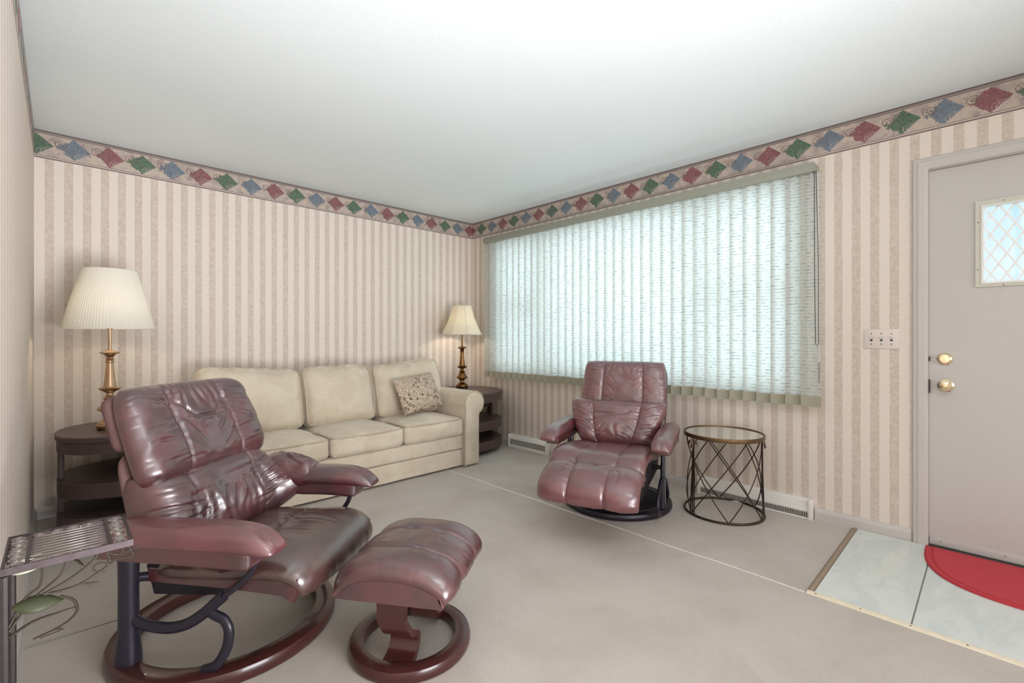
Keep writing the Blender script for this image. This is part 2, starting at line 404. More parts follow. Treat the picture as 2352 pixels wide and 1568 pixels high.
def cushion(name, mat, parent, spine, hw, Tf, Tb, nu=72, nv=64, pu=4.0, pv=4.0, eu=0.5, ev=0.5, rc=0.06, rcv=0.04,
            wing=None, useams=(), vseams=(), gather=0.006, lump=0.006, folds=(), seed=1, b0=0.0, shape=None):
    """A puffy closed cushion: SPINE runs in the (forward, up) plane, HW(v) is its half width, Tf/Tb how far it bulges in front / behind."""
    S = spline(spine); seg = np.r_[0, np.cumsum(np.linalg.norm(np.diff(S, axis=0), axis=1))]; seg = seg/seg[-1]*2-1
    T = np.gradient(S, axis=0); T /= np.linalg.norm(T, axis=1)[:, None]
    us = np.sin(PI/2*np.linspace(-1, 1, nu)); vs = np.sin(PI/2*np.linspace(-1, 1, nv))
    us = 0.55*us+0.45*np.linspace(-1, 1, nu); vs = 0.55*vs+0.45*np.linspace(-1, 1, nv)
    U, V = np.meshgrid(us, vs, indexing='ij')
    Ue = U*(1-rc*np.abs(V)**8); Ve = V*(1-rcv*np.abs(U)**8)
    E = np.clip(1-np.abs(U)**pu, 0, 1)**eu*np.clip(1-np.abs(V)**pv, 0, 1)**ev
    sa = np.interp(Ve, seg, S[:, 0]); sz = np.interp(Ve, seg, S[:, 1])
    ta = np.interp(Ve, seg, T[:, 0]); tz = np.interp(Ve, seg, T[:, 1])
    tl = np.hypot(ta, tz); na, nz = tz/tl, -ta/tl
    W = hw(Ve) if callable(hw) else hw
    tf = Tf(U, V) if callable(Tf) else Tf
    d = tf*E
    soft = np.minimum(1, E*1.6)
    g = 0
    for u0, dep in useams:
        g = g - dep*np.exp(-((U-u0)/0.022)**2) - 0.45*dep*np.exp(-((U-u0)/0.12)**2)
        r = np.abs(vnoise(V*6.5+3*u0, U*2.5+seed, seed))*2
        g = g - 0.8*gather*np.exp(-np.abs(U-u0)/0.20)*(1-r)**2*1.3
    for v0, dep in vseams:
        g = g - dep*np.exp(-((V-v0)/0.025)**2) - 0.35*dep*np.exp(-((V-v0)/0.13)**2)
        r = np.abs(vnoise(U*13+seed, V*2.2+v0, seed+3))*2
        g = g - gather*np.exp(-np.abs(V-v0)/0.18)*(1-r)**2*1.3
    # gathers pulled in from the rim
    r = np.abs(vnoise(V*9, U*1.5, seed+5))*2; g = g - gather*np.exp(-(1-np.abs(U))/0.10)*(1-r)**2
    r = np.abs(vnoise(U*11, V*1.5, seed+6))*2; g = g - gather*np.exp(-(1-np.abs(V))/0.10)*(1-r)**2
    for u0, v0, u1, v1, ww, dep in folds:
        dx, dy = u1-u0, v1-v0; L2 = dx*dx+dy*dy
        t = np.clip(((U-u0)*dx+(V-v0)*dy)/L2, 0, 1)
        cur = 0.03*np.sin(t*PI*1.3+u0*7)
        dist = np.hypot(U-u0-t*dx+cur, V-v0-t*dy)
        tap = np.sin(PI*np.clip(t*0.86+0.07, 0, 1))
        g = g - dep*np.exp(-(dist/ww)**2)*tap + 0.55*dep*np.exp(-((dist-2.0*ww)/(1.2*ww))**2)*tap
    g = g + lump*vnoise(U*2.6, V*2.6, seed)+0.45*lump*vnoise(U*6, V*5, seed+9)
    d = d + g*soft
    tb = Tb(U, V) if callable(Tb) else Tb
    db = -tb*E
    wg = wing(Ue, Ve) if wing else 0
    if shape:
        sa2, sz2 = shape(Ue, Ve); sa = sa+sa2; sz = sz+sz2
    def pos(dd): return np.stack([sa+na*(dd+wg), b0+Ue*W, sz+nz*(dd+wg)], -1)
    A = pos(d).reshape(-1, 3); B = pos(db).reshape(-1, 3)
    idx = np.arange(nu*nv).reshape(nu, nv); bidx = idx+nu*nv
    bidx = bidx.copy(); bidx[0] = idx[0]; bidx[-1] = idx[-1]; bidx[:, 0] = idx[:, 0]; bidx[:, -1] = idx[:, -1]
    used = np.zeros(2*nu*nv, bool); used[idx.ravel()] = True; used[bidx.ravel()] = True
    remap = np.cumsum(used)-1
    allv = np.vstack([A, B])[used]
    f = []
    for I, flip in ((idx, False), (bidx, True)):
        q = np.stack([I[:-1, :-1], I[1:, :-1], I[1:, 1:], I[:-1, 1:]], -1).reshape(-1, 4)
        if flip: q = q[:, ::-1]
        f.append(remap[q])
    f = np.vstack(f)
    return mesh(name, allv, [tuple(map(int, q)) for q in f], mat, parent, True)

def softbox(name, mat, parent, a, b, r=0.04, n=22, crown=0.0, front=0.0, wr=0.004, seed=1, xf=None):
    """Rounded upholstery block from corner a to b; CROWN bulges the top, FRONT the -y face."""
    a = np.array(a, float); b = np.array(b, float); c = (a+b)/2; h = (b-a)/2
    vs = []; fs = []
    lin = np.linspace(-1, 1, n); lin = 0.5*np.sin(PI/2*lin)+0.5*lin
    for ax in range(3):
        for sg in (-1, 1):
            k = len(vs); o1, o2 = (ax+1) % 3, (ax+2) % 3
            for i in lin:
                for j in lin:
                    p = [0, 0, 0]; p[ax] = sg; p[o1] = i; p[o2] = j; vs.append(p)
            for i in range(n-1):
                for j in range(n-1):
                    q = (k+i*n+j, k+(i+1)*n+j, k+(i+1)*n+j+1, k+i*n+j+1)
                    fs.append(q if sg > 0 else q[::-1])
    V = np.array(vs, float); P = V*h
    inner = np.clip(P, -(h-r), h-r); dlt = P-inner; L = np.linalg.norm(dlt, axis=1); L[L == 0] = 1
    P = inner+dlt/L[:, None]*r
    q = V
    bul = lambda i, j: (1-q[:, i]**2)*(1-q[:, j]**2)
    P[:, 2] += crown*np.where(q[:, 2] > 0, q[:, 2], 0)*bul(0, 1)
    P[:, 1] -= front*np.where(q[:, 1] < 0, -q[:, 1], 0)*bul(0, 2)
    nz = vnoise(P[:, 0]*9+seed, P[:, 2]*9+P[:, 1]*7, seed)
    g = np.abs(vnoise(P[:, 0]*38+seed*3, P[:, 1]*5+P[:, 2]*5, seed+2))*2
    rim = np.exp(-(1-np.abs(q[:, 2]))/0.25)
    P[:, 1] += wr*nz*1.5+1.8*wr*rim*(1-g)**2*np.sign(-q[:, 1])*-1.0
    P[:, 2] += wr*vnoise(P[:, 0]*7, P[:, 1]*8, seed+4)*1.5
    P = P+c
    if xf is not None: P = xf(P)
    bm = bmesh.new(); bv = [bm.verts.new(p) for p in P]
    for f in fs: bm.faces.new([bv[i] for i in f])
    bmesh.ops.remove_doubles(bm, verts=bm.verts, dist=1e-5)
    bmesh.ops.recalc_face_normals(bm, faces=bm.faces)
    me = bpy.data.meshes.new(name); bm.to_mesh(me); bm.free()
    return link(name, me, mat, parent)

def tag(o, label=None, cat=None, group=None, kind=None):
    if label: o['label'] = label
    if cat: o['category'] = cat
    if group: o['group'] = group
    if kind: o['kind'] = kind
    return o
def thing(name, label, cat, loc=(0, 0, 0), rz=0.0, group=None):
    o = bpy.data.objects.new(name, None); o.empty_display_size = 0.1; C.objects.link(o)
    o.location = loc; o.rotation_euler = (0, 0, rz)
    return tag(o, label, cat, group)
def struct(o): o['kind'] = 'structure'; return o
def share(o, parent, loc=(0, 0, 0), rot=(0, 0, 0), scale=(1, 1, 1)):
    d = o.copy(); C.objects.link(d); d.parent = parent; d.location = loc; d.rotation_euler = rot; d.scale = scale
    return d
def arc(cx, cz, r, a0, a1, n=10):
    return [(cx+r*math.cos(a0+(a1-a0)*i/n), cz+r*math.sin(a0+(a1-a0)*i/n)) for i in range(n+1)]

# ------------------------------------------------------------------ room shell
WIN = (0.86, 3.70, 0.775, 2.150)      # y0 y1 z0 z1 of the picture window opening
DOOR = (-0.66, 0.243, -0.001, 2.058)
def slab_wall(name, mat, axis, pos, out, u0, u1, z0, z1, holes=()):
    """A wall of thickness |out| in the plane axis = pos with rectangular openings and their reveals."""
    us = sorted({u0, u1, *[h[0] for h in holes], *[h[1] for h in holes]})
    zs = sorted({z0, z1, *[h[2] for h in holes], *[h[3] for h in holes]})
    mb = MB()
    for i in range(len(us)-1):
        for j in range(len(zs)-1):
            um, zm = (us[i]+us[i+1])/2, (zs[j]+zs[j+1])/2
            if any(h[0] < um < h[1] and h[2] < zm < h[3] for h in holes): continue
            lo, hi = sorted((pos, pos+out))
            if axis == 'x': mb.box((lo, us[i], zs[j]), (hi, us[i+1], zs[j+1]))
            else: mb.box((us[i], lo, zs[j]), (us[i+1], hi, zs[j+1]))
    o = mb.build(name, mat, None, smooth=False)
    return struct(o)
slab_wall('wall_far', M_wall_x, 'y', YA, 0.15, XC-0.15, XB+0.15, -0.05, HC)
slab_wall('wall_right', M_wall_y, 'x', XB, 0.15, YR-0.15, YA, -0.05, HC, [WIN, DOOR])
slab_wall('wall_left', M_wall_y, 'x', XC, -0.15, YR-0.15, YA, -0.05, HC)
slab_wall('wall_rear', M_wall_x, 'y', YR, -0.15, XC, XB, -0.05, HC)
mb = MB(); mb.box((XC-0.15, YR-0.15, HC), (XB+0.15, YA+0.15, HC+0.1)); struct(mb.build('ceiling', M_ceiling, None, False))
mb = MB(); mb.box((XC-0.15, YR-0.15, -0.1), (XB+0.15, YA+0.15, 0.0)); floor = struct(mb.build('floor', M_carpet, None, False))

# wallpaper border: a paper strip on each wall
def strip(name, a, b, mat):
    mb = MB(); mb.box(a, b); return struct(mb.build(name, mat, None, False))
strip('trim_1', (XC, YA-0.0012, 2.264), (XB, YA, HC), M_border_x)
strip('trim_2', (XB-0.0012, YR, 2.264), (XB, YA-0.0012, HC), M_border_y)
strip('trim_3', (XC, YR, 2.264), (XC+0.0012, YA-0.0012, HC), M_border_y)

# baseboards (moulded profile, swept)
def baseboard(name, pts_axis, fixed, lo, hi, sgn):
    prof = [(0, 0), (0.014, 0), (0.014, 0.048), (0.011, 0.058), (0.006, 0.064), (0.004, 0.072), (0, 0.072)]
    v = []; n = len(prof)
    for t in (lo, hi):
        for d, z in prof:
            v.append((fixed+sgn*d, t, z) if pts_axis == 'y' else (t, fixed+sgn*d, z))
    f = [(i, (i+1) % n, n+(i+1) % n, n+i) for i in range(n)]+[tuple(range(n)), tuple(range(2*n-1, n-1, -1))]
    return struct(mesh(name, v, f, M_trim, None, False))
baseboard('baseboard_far', 'x', YA, XC+0.014, XB-0.014, -1)
baseboard('baseboard_left', 'y', XC, -2.0, YA, 1)
baseboard('baseboard_right', 'y', XB, 1.50, 2.96, -1)
baseboard('baseboard_right', 'y', XB, 3.50, YA, -1)
baseboard('baseboard_right', 'y', XB, 0.310, 0.770, -1)
baseboard('baseboard_rear', 'x', YR, XC, XB, 1)

# entry floor: pale tiles on a grout bed, a transition strip, a metal threshold, the carpet seam
TX0, TX1, TY1, TY0 = 2.412, XB-0.016, 0.552, -1.10
bbox('grout_bed', (TX0, TY0, 0.0), (TX1, TY1, 0.003), 0, M_grout, floor)
xs = [TX0, 2.700, 3.030, TX1]; ys = [TY1, 0.220, -0.112, -0.444, -0.776, TY0]
first = None
for i in range(len(xs)-1):
    for j in range(len(ys)-1):
        gx = 0.0018; gy = 0.0028
        bbox('tile', (xs[i]+gx, ys[j+1]+gy, 0.001), (xs[i+1]-gx, ys[j]-gy, 0.0062), 0.0012, M_tile, floor, seg=1)
mb = MB()
pr = [(0, 0.0), (0.006, 0.007), (0.018, 0.008), (0.030, 0.0)]
v = []; 
for x in (TX0-0.012, TX1):
    for d, z in pr: v.append((x, 0.551+d, z+0.0002))
mb.add(v, [(0,1,5,4),(1,2,6,5),(2,3,7,6),(0,3,2,1),(4,5,6,7),(0,4,7,3)])
mb.build('transition_strip', M_strip, floor, False)
mb = MB(); pr = [(-0.013, 0.0), (-0.009, 0.006), (0.006, 0.0085), (0.013, 0.0066), (0.013, 0)]
v = []
for y in (TY0, 0.575):
    for d, z in pr: v.append((2.400+d, y, z+0.0002))
mb.add(v, [(i, (i+1) % 5, 5+(i+1) % 5, 5+i) for i in range(5)]+[(4,3,2,1,0),(5,6,7,8,9)])
mb.build('threshold_strip', M_cream, floor, False)
sc_ = None
for y in np.arange(-0.9, 0.55, 0.16):
    mb = MB(); mb.lathe([(0, 0.0), (0.0035, 0.0), (0.003, 0.0016), (0, 0.002)], 8, (2.397, float(y), 0.0073))
    mb.build('screw', M_steel, floor)
M_seam = simple('pale_carpet_seam', srgb(226, 220, 212), 0.9)
mb = MB(); mb.tube([(2.392+0.004*math.sin(y*9), y, 0.0005) for y in np.linspace(0.58, 4.1, 60)], 0.0042, 6); mb.build('carpet_seam', M_seam, floor)
mb = MB(); mb.tube([(x, 2.46-0.10*x+0.012*math.sin(x*7), -0.0005) for x in np.linspace(-0.09, 0.95, 24)], 0.0036, 6); mb.build('carpet_seam', M_grout, floor)

# ------------------------------------------------------------------ picture window behind the blind
win = MB(); y0, y1, z0, z1 = WIN
for a, b in (((XB+0.03, y0, z0), (XB+0.10, y0+0.05, z1)), ((XB+0.03, y1-0.05, z0), (XB+0.10, y1, z1)), ((XB+0.03, y0+0.05, z0), (XB+0.10, y1-0.05, z0+0.05)), ((XB+0.03, y0+0.05, z1-0.05), (XB+0.10, y1-0.05, z1))):
    win.box(a, b)
wn = struct(win.build('window_1', M_white, None, False))
for ym in (1.52, 3.04):
    bbox('mullion', (XB+0.035, ym-0.025, z0+0.05), (XB+0.095, ym+0.025, z1-0.05), 0.004, M_white, wn)
bbox('mullion', (XB+0.04, 3.065, 1.42), (XB+0.09, y1-0.05, 1.46), 0.004, M_white, wn)
bbox('mullion', (XB+0.04, y0+0.05, 1.42), (XB+0.09, 1.495, 1.46), 0.004, M_white, wn)
for a, b in ((y0+0.05, 1.495), (1.545, 3.015), (3.065, y1-0.05)):
    bbox('pane', (XB+0.062, a, z0+0.05), (XB+0.066, b, z1-0.05), 0, M_glass, wn)

# ------------------------------------------------------------------ front door
dr = MB(); 
XD = XB+0.022                                          # face of the door leaf
WY0, WY1, WZ0, WZ1 = -0.375, 0.036, 1.414, 1.820        # the glazed light
for a, b, z0, z1 in ((-0.655, WY0, 0.006, 2.050), (WY1, 0.238, 0.006, 2.050), (WY0, WY1, 0.006, WZ0), (WY0, WY1, WZ1, 2.050)):
    dr.box((XD, a, z0), (XD+0.044, b, z1))
door = struct(dr.build('door_1', M_door, None, False))
mb = MB()
for (a, b) in (((XD-0.008, WY0-0.021, WZ0-0.015), (XD, WY1+0.021, WZ0+0.004)), ((XD-0.008, WY0-0.021, WZ1-0.004), (XD, WY1+0.021, WZ1+0.024)),
               ((XD-0.008, WY0-0.021, WZ0+0.004), (XD, WY0+0.002, WZ1-0.004)), ((XD-0.008, WY1-0.002, WZ0+0.004), (XD, WY1+0.021, WZ1-0.004))): mb.box(a, b)
fr = mb.build('window_frame', M_vinyl, door, False)
mb = MB()
for (a, b) in (((XD-0.012, WY0, WZ0), (XD+0.01, WY1, WZ0+0.008)), ((XD-0.012, WY0, WZ1-0.008), (XD+0.01, WY1, WZ1)),
               ((XD-0.012, WY0, WZ0+0.008), (XD+0.01, WY0+0.008, WZ1-0.008)), ((XD-0.012, WY1-0.008, WZ0+0.008), (XD+0.01, WY1, WZ1-0.008))): mb.box(a, b)
mb.build('glazing_bead', M_white, fr, False)
bbox('pane', (XD+0.014, WY0, WZ0), (XD+0.018, WY1, WZ1), 0, M_doorglass, door)
# diamond lattice on the glass
def clip(p, q, y0, y1, z0, z1):
    t0, t1 = 0.0, 1.0; d = (q[0]-p[0], q[1]-p[1])
    for k, lo, hi in ((0, y0, y1), (1, z0, z1)):
        if abs(d[k]) < 1e-9: continue
        a, b = (lo-p[k])/d[k], (hi-p[k])/d[k]
        t0 = max(t0, min(a, b)); t1 = min(t1, max(a, b))
    return None if t0 >= t1 else ((p[0]+d[0]*t0, p[1]+d[1]*t0), (p[0]+d[0]*t1, p[1]+d[1]*t1))
for sgn in (1, -1):
    for k in range(-8, 16):
        yb = WY0+k*0.058
        c_ = clip((yb, WZ0), (yb+sgn*0.30, WZ0+0.52), WY0, WY1, WZ0, WZ1)
        if c_ is None or math.hypot(c_[1][0]-c_[0][0], c_[1][1]-c_[0][1]) < 0.03: continue
        dy_, dz_ = c_[1][0]-c_[0][0], c_[1][1]-c_[0][1]; ll = math.hypot(dy_, dz_); oy, oz = -dz_/ll*0.0042, dy_/ll*0.0042
        x0_ = XD+0.0085+0.0018*(sgn < 0); q_ = [(c_[0][0]+oy, c_[0][1]+oz), (c_[1][0]+oy, c_[1][1]+oz), (c_[1][0]-oy, c_[1][1]-oz), (c_[0][0]-oy, c_[0][1]-oz)]
        mb = MB(); mb.add([(x0_, *p_) for p_ in q_]+[(x0_+0.0016, *p_) for p_ in q_], [(0, 1, 2, 3), (7, 6, 5, 4), (0, 4, 5, 1), (1, 5, 6, 2), (2, 6, 7, 3), (3, 7, 4, 0)]); mb.build('lattice_bar', M_lattice, fr, False)
for yy, zz in ((0.047, 1.735), (0.047, 1.49), (-0.045, 1.832), (-0.24, 1.832), (-0.045, 1.405), (-0.24, 1.405)):
    mb = MB(); mb.tube([(XD-0.0095, yy, zz), (XD-0.007, yy, zz)], 0.003, 8); mb.build('screw', M_steel, fr)
def rose(name, yy, zz, prof, mat):
    mb = MB(); mb.lathe(prof, 36); o = mb.build(name, mat, door); o.rotation_euler = (0, -PI/2, 0); o.location = (XD, yy, zz); return o
kn = rose('door_knob', 0.170, 0.879, [(0.0, 0.0), (0.034, 0.0), (0.0335, 0.004), (0.029, 0.008), (0.016, 0.010), (0.012, 0.014), (0.012, 0.034), (0.018, 0.038), (0.0265, 0.046), (0.0275, 0.056), (0.024, 0.064), (0.014, 0.068), (0, 0.069)], M_polish)
db = rose('deadbolt', 0.174, 1.022, [(0.0, 0.0), (0.033, 0.0), (0.0325, 0.006), (0.027, 0.012), (0.021, 0.014), (0.020, 0.018), (0.0, 0.019)], M_polish)
mb = MB(); mb.box((-0.016, -0.0045, 0.018), (0.016, 0.0045, 0.030)); t_ = mb.build('thumb_turn', M_polish, db, False); t_.rotation_euler = (0, 0, PI/2)
bbox('door_sweep', (XD-0.010, -0.655, 0.010), (XD, 0.236, 0.052), 0.003, M_door, door)
for yy in (0.19, -0.05, -0.3):
    mb = MB(); mb.tube([(XD-0.012, yy, 0.036), (XD-0.009, yy, 0.036)], 0.003, 8); mb.build('screw', M_steel, door)
# frame and casing
mb = MB()
jy0, jy1 = DOOR[0], DOOR[1]
mb.box((XB-0.002, jy1-0.0045, 0), (XB+0.12, jy1+0.0, 2.054)); mb.box((XB-0.002, jy0, 0), (XB+0.12, jy0+0.004, 2.054)); mb.box((XB-0.002, jy0+0.004, 2.0515), (XB+0.12, jy1-0.0045, 2.058))
mb.box((XD+0.046, jy1-0.016, 0), (XD+0.06, jy1-0.0045, 2.05)); mb.box((XD+0.046, jy0+0.004, 2.04), (XD+0.06, jy1-0.016, 2.0515))
struct(mb.build('trim_4', M_trim, None, False))
prof = [(0, 0), (0.012, 0), (0.016, 0.012), (0.017, 0.038), (0.013, 0.050), (0.012, 0.060), (0.006, 0.064), (0, 0.064)]   # (depth, across)
def casing(name, path):
    v = []; n = len(prof)
    for (y, z, oy, oz) in path:
        for d, s in prof: v.append((XB-d, y+oy*s, z+oz*s))
    f = []
    for i in range(len(path)-1):
        for k in range(n): f.append((i*n+k, i*n+(k+1) % n, (i+1)*n+(k+1) % n, (i+1)*n+k))
    f += [tuple(range(n)), tuple(range((len(path)-1)*n, len(path)*n))]
    return struct(mesh(name, v, f, M_trim, None, False))
casing('trim_5', [(0.240, 0.0, 1, 0), (0.240, 2.056, 1, 1), (-0.657, 2.056, -1, 1), (-0.657, 0.0, -1, 0)])
for zz, hh in ((1.022, 0.012), (0.872, 0.036)):
    bbox('strike_plate', (XB-0.0035, 0.232, zz-hh), (XB+0.02, 0.2384, zz+hh), 0, M_iron, door)
bbox('door_sill', (XB-0.012, -0.655, 0.0), (XB+0.14, 0.238, 0.009), 0.003, M_iron, door)

# ------------------------------------------------------------------ far wall group: end tables, lamps
def dshape(cx, cy, sx, sy, sgn, e=2.6, n=40):
    """D outline: flat side at x = cx, bulging towards sgn * x."""
    o = []
    for i in range(n+1):
        t = -PI/2+PI*i/n
        c_, s_ = math.cos(t), math.sin(t)
        o.append((cx+sgn*sx*abs(c_)**(2/e), cy+sy*math.copysign(abs(s_)**(2/e), s_)))
    return o if sgn > 0 else o[::-1]
def end_table(label, cx, cy, sx, sy, sgn, top):
    t = thing('end_table', label, 'table', (cx, cy, 0), 0, 'tiered half-round end tables')
    mb = MB(); mb.prism(dshape(0, 0, sx, sy, sgn), top-0.034, top, 0.006); mb.build('table_top', M_espresso, t)
    mb = MB(); mb.prism(dshape(sgn*0.006, 0, sx-0.014, sy-0.010, sgn), top-0.096, top-0.034, 0.0); mb.build('apron', M_espresso, t)
    for zt, name in ((0.325, 'shelf'), (0.135, 'shelf')):
        mb = MB(); mb.prism(dshape(sgn*0.006, 0, sx-0.016, sy-0.014, sgn), zt-0.085, zt, 0.004); mb.build(name, M_espresso, t)
    # posts: two at the ends of the flat side, one on the bulge
    for px, py, hx, hy in ((sgn*0.018, -sy+0.035, 0.016, 0.026), (sgn*0.018, sy-0.035, 0.016, 0.026), (sgn*(sx-0.028), 0.0, 0.014, 0.030)):
        bbox('leg', (px-hx, py-hy, 0), (px+hx, py+hy, top-0.096), 0.003, M_espresso, t)
    if sgn > 0: bbox('cross_rail', (min(sgn*0.03, sgn*(sx-0.06)), -0.030, 0.405), (max(sgn*0.03, sgn*(sx-0.06)), 0.030, 0.445), 0.004, M_espresso, t)
    return t
ET1 = (0.50, 3.76, 0.52, 0.375, -1, 0.585)
ET2 = (2.795, 3.745, 0.545, 0.395, 1, 0.603)
end_table('dark wood tiered end table in the left corner behind the large recliner', *ET1)
end_table('dark wood tiered end table between the sofa arm and the window wall', *ET2)

def lamp(name, label, loc, mat, shade, zs):
    t = thing(name, label, 'lamp', loc, 0.4)
    k = zs                                                  # height of the neck top
    P = [(0.0, 0.010), (0.064, 0.010), (0.066, 0.016), (0.066, 0.026), (0.060, 0.030), (0.058, 0.040), (0.046, 0.050), (0.034, 0.058), (0.026, 0.066), (0.022, 0.082), (0.024, 0.094),
         (0.040, 0.104), (0.046, 0.110), (0.058, 0.116), (0.060, 0.122), (0.058, 0.128), (0.046, 0.136), (0.040, 0.146), (0.038, 0.160), (0.026, 0.172), (0.028, 0.180), (0.034, 0.186), (0.028, 0.194), (0.018, 0.204), (0.017, 0.216),
         (0.030, 0.226), (0.046, 0.234), (0.053, 0.243), (0.054, 0.248), (0.034, 0.254), (0.029, 0.262), (0.029, 0.272), (0.026, 0.290), (0.021, 0.350), (0.0175, 0.398), (0.022, 0.402), (0.022, 0.410), (0.016, 0.414), (0.022, 0.424), (0.017, 0.432), (0.022, 0.440),
         (0.030, 0.450), (0.048, 0.458), (0.049, 0.463), (0.030, 0.470), (0.012, 0.476), (0.0085, 0.490), (0.0085, 0.60), (0.014, 0.602), (0.016, 0.625), (0.0, 0.63)]
    s = k/0.60
    mb = MB(); mb.lathe([(r, z*s) for r, z in P], 36); mb.build('lamp_base', mat, t)
    for i in range(4):
        a_ = PI/4+i*PI/2
        mb = MB(); mb.lathe([(0.0, 0.0), (0.009, 0.0), (0.011, 0.006), (0.008, 0.012), (0, 0.012)], 12, (0.052*math.cos(a_), 0.052*math.sin(a_), 0)); mb.build('foot', mat, t)
    if shade == 'pleat':
        zb, zt, rb, rt = 0.605, 0.962, 0.219, 0.131
        n = 360; mb = MB(); v = []; f = []
        rows = [(0.0, 1), (0.012, 1), (0.02, 0), (0.98, 0), (0.988, 1), (1.0, 1)]
        for q, band in rows:
            for kk in range(n):
                a_ = 2*PI*kk/n
                r = rb+(rt-rb)*q+(0.0016*math.cos(a_*90) if not band else 0.0022)
                v.append((r*math.cos(a_), r*math.sin(a_), zb+(zt-zb)*q))
        for i in range(len(rows)-1):
            for kk in range(n): f.append((i*n+kk, i*n+(kk+1) % n, (i+1)*n+(kk+1) % n, (i+1)*n+kk))
        o = mesh('lamp_shade', v, f, M_shade1, t)
        sol = o.modifiers.new('thickness', 'SOLIDIFY'); sol.thickness = 0.0015
        zt_ = zt
    else:
        zb, zt = 0.560, 0.868
        n = 96; v = []; f = []; rows = 16
        for i in range(rows+1):
            q = i/rows; r = 0.104+(0.219-0.104)*(1-q)**1.45
            for kk in range(n):
                a_ = 2*PI*kk/n; m = (a_ % (PI/4))-PI/8
                rr = r*(math.cos(PI/8)/math.cos(m)*0.55+0.45*1.0)
                v.append((rr*math.cos(a_), rr*math.sin(a_), zb+(zt-zb)*q))
        for i in range(rows):
            for kk in range(n): f.append((i*n+kk, i*n+(kk+1) % n, (i+1)*n+(kk+1) % n, (i+1)*n+kk))
        o = mesh('lamp_shade', v, f, M_shade2, t)
        sol = o.modifiers.new('thickness', 'SOLIDIFY'); sol.thickness = 0.0018
        for kk in range(8):
            a_ = kk*PI/4
            pts = []
            for i in range(rows+1):
                q = i/rows; r = 0.104+(0.219-0.104)*(1-q)**1.45+0.001
                pts.append((r*math.cos(a_), r*math.sin(a_), zb+(zt-zb)*q))
            mb = MB(); mb.tube(pts, 0.0022, 6); mb.build('shade_rib', M_shade2, o)
        zt_ = zt
    bl_ = bpy.data.lights.new('bulb', 'POINT'); bl_.energy = 1.9; bl_.color = (1.0, 0.88, 0.76); bl_.shadow_soft_size = 0.03  # faint bulb added to brighten the far end; lamp assumed lit
    bo = bpy.data.objects.new('bulb', bl_); C.objects.link(bo); bo.parent = t; bo.location = (0, 0.0, zb + 0.12)
    # harp, spider and finial carry the shade
    mb = MB(); hp = [(0.0, 0.012, k)]+[(0, 0.055*math.sin(PI*i/16)+0.012*(1-i/16), k+(zt_-0.02-k)*i/16) for i in range(1, 17)]
    mb.tube(hp, 0.002, 6); mb.tube([(x, -y, z) for x, y, z in hp], 0.002, 6); mb.build('harp', mat, t)
    rt_ = 0.130 if shade == 'pleat' else 0.103
    mb = MB()
    for i in range(3):
        a_ = i*2*PI/3; mb.tube([(0, 0, zt_-0.02), (rt_*math.cos(a_), rt_*math.sin(a_), zt_-0.008)], 0.0018, 6)
    mb.build('spider', mat, t)
    mb = MB(); mb.lathe([(0, zt_-0.022), (0.006, zt_-0.022), (0.004, zt_-0.008), (0.007, zt_+0.002), (0.004, zt_+0.012), (0.0, zt_+0.014)], 12); mb.build('finial', mat, t)
    return t
lamp('table_lamp', 'aged brass table lamp with a wide white pleated shade, in the left corner', (0.222, 3.735, ET1[5]), M_brass, 'pleat', 0.60)
lamp('table_lamp', 'dark brass table lamp with a cream bell-shaped shade, near the window', (3.045, 3.885, ET2[5]), M_brass2, 'bell', 0.555)

# ------------------------------------------------------------------ sofa
sofa = thing('sofa', 'long beige microfibre sofa with rolled arms and three loose back cushions', 'sofa', (1.655, 3.70, 0))
OX, OY = 1.655, 3.70
def L(p): return (p[0]-OX, p[1]-OY, p[2])
softbox('base', M_sofa, sofa, L((0.765, 3.235, 0.012)), L((2.545, 4.02, 0.158)), 0.014, 24, wr=0.002, seed=3)
softbox('front_rail', M_sofa, sofa, L((0.765, 3.226, 0.162)), L((2.545, 3.98, 0.285)), 0.02, 24, front=0.006, wr=0.002, seed=4)
softbox('back_frame', M_sofa, sofa, L((0.70, 3.90, 0.02)), L((2.62, 4.10, 0.80)), 0.05, 24, wr=0.004, seed=5)
def arm_outline(sg):
    # front view outline in (x outward, z)
    o = [(0.0, 0.012), (0.152, 0.012), (0.150, 0.30), (0.152, 0.44), (0.160, 0.468)]
    o += arc(0.105, 0.555, 0.106, -0.85, PI+0.35, 26)
    o += [(0.004, 0.47), (0.0, 0.42)]
    return [(sg*x, z) for x, z in o]
for sg, x0 in ((1, 2.543), (-1, 0.767)):
    out = arm_outline(sg); n = len(out)
    cxo = sum(p[0] for p in out)/n; czo = sum(p[1] for p in out)/n
    v = []; f = []
    ys_ = [(3.196, 0.02), (3.199, 0.008), (3.206, 0.002), (3.22, 0.0)]+[(3.22+0.84*i/24, 0.0) for i in range(1, 25)]+[(4.07, 0.006), (4.078, 0.02)]
    for y, ins in ys_:
        for (x, z) in out:
            d = math.hypot(x-cxo, z-czo); kx = 1-ins/d
            nz = 0.005*float(vnoise(y*7, z*9+x*5, 2)) if 3.22 < y < 4.05 else 0
            v.append((x0+cxo+(x-cxo)*kx+nz-OX, y-OY, czo+(z-czo)*kx+nz))
    m = len(ys_)
    for i in range(m-1):
        for k in range(n): f.append((i*n+k, i*n+(k+1) % n, (i+1)*n+(k+1) % n, (i+1)*n+k))
    f += [tuple(range(n)), tuple(range((m-1)*n, m*n))]
    a_ = mesh('arm', v, f, M_sofa, sofa)
    mb = MB(); mb.tube([(x0+x*0.985-OX, 3.1985-OY, z) for x, z in out[1:]+out[:1]], 0.0045, 8); mb.build('piping', M_piping, a_)
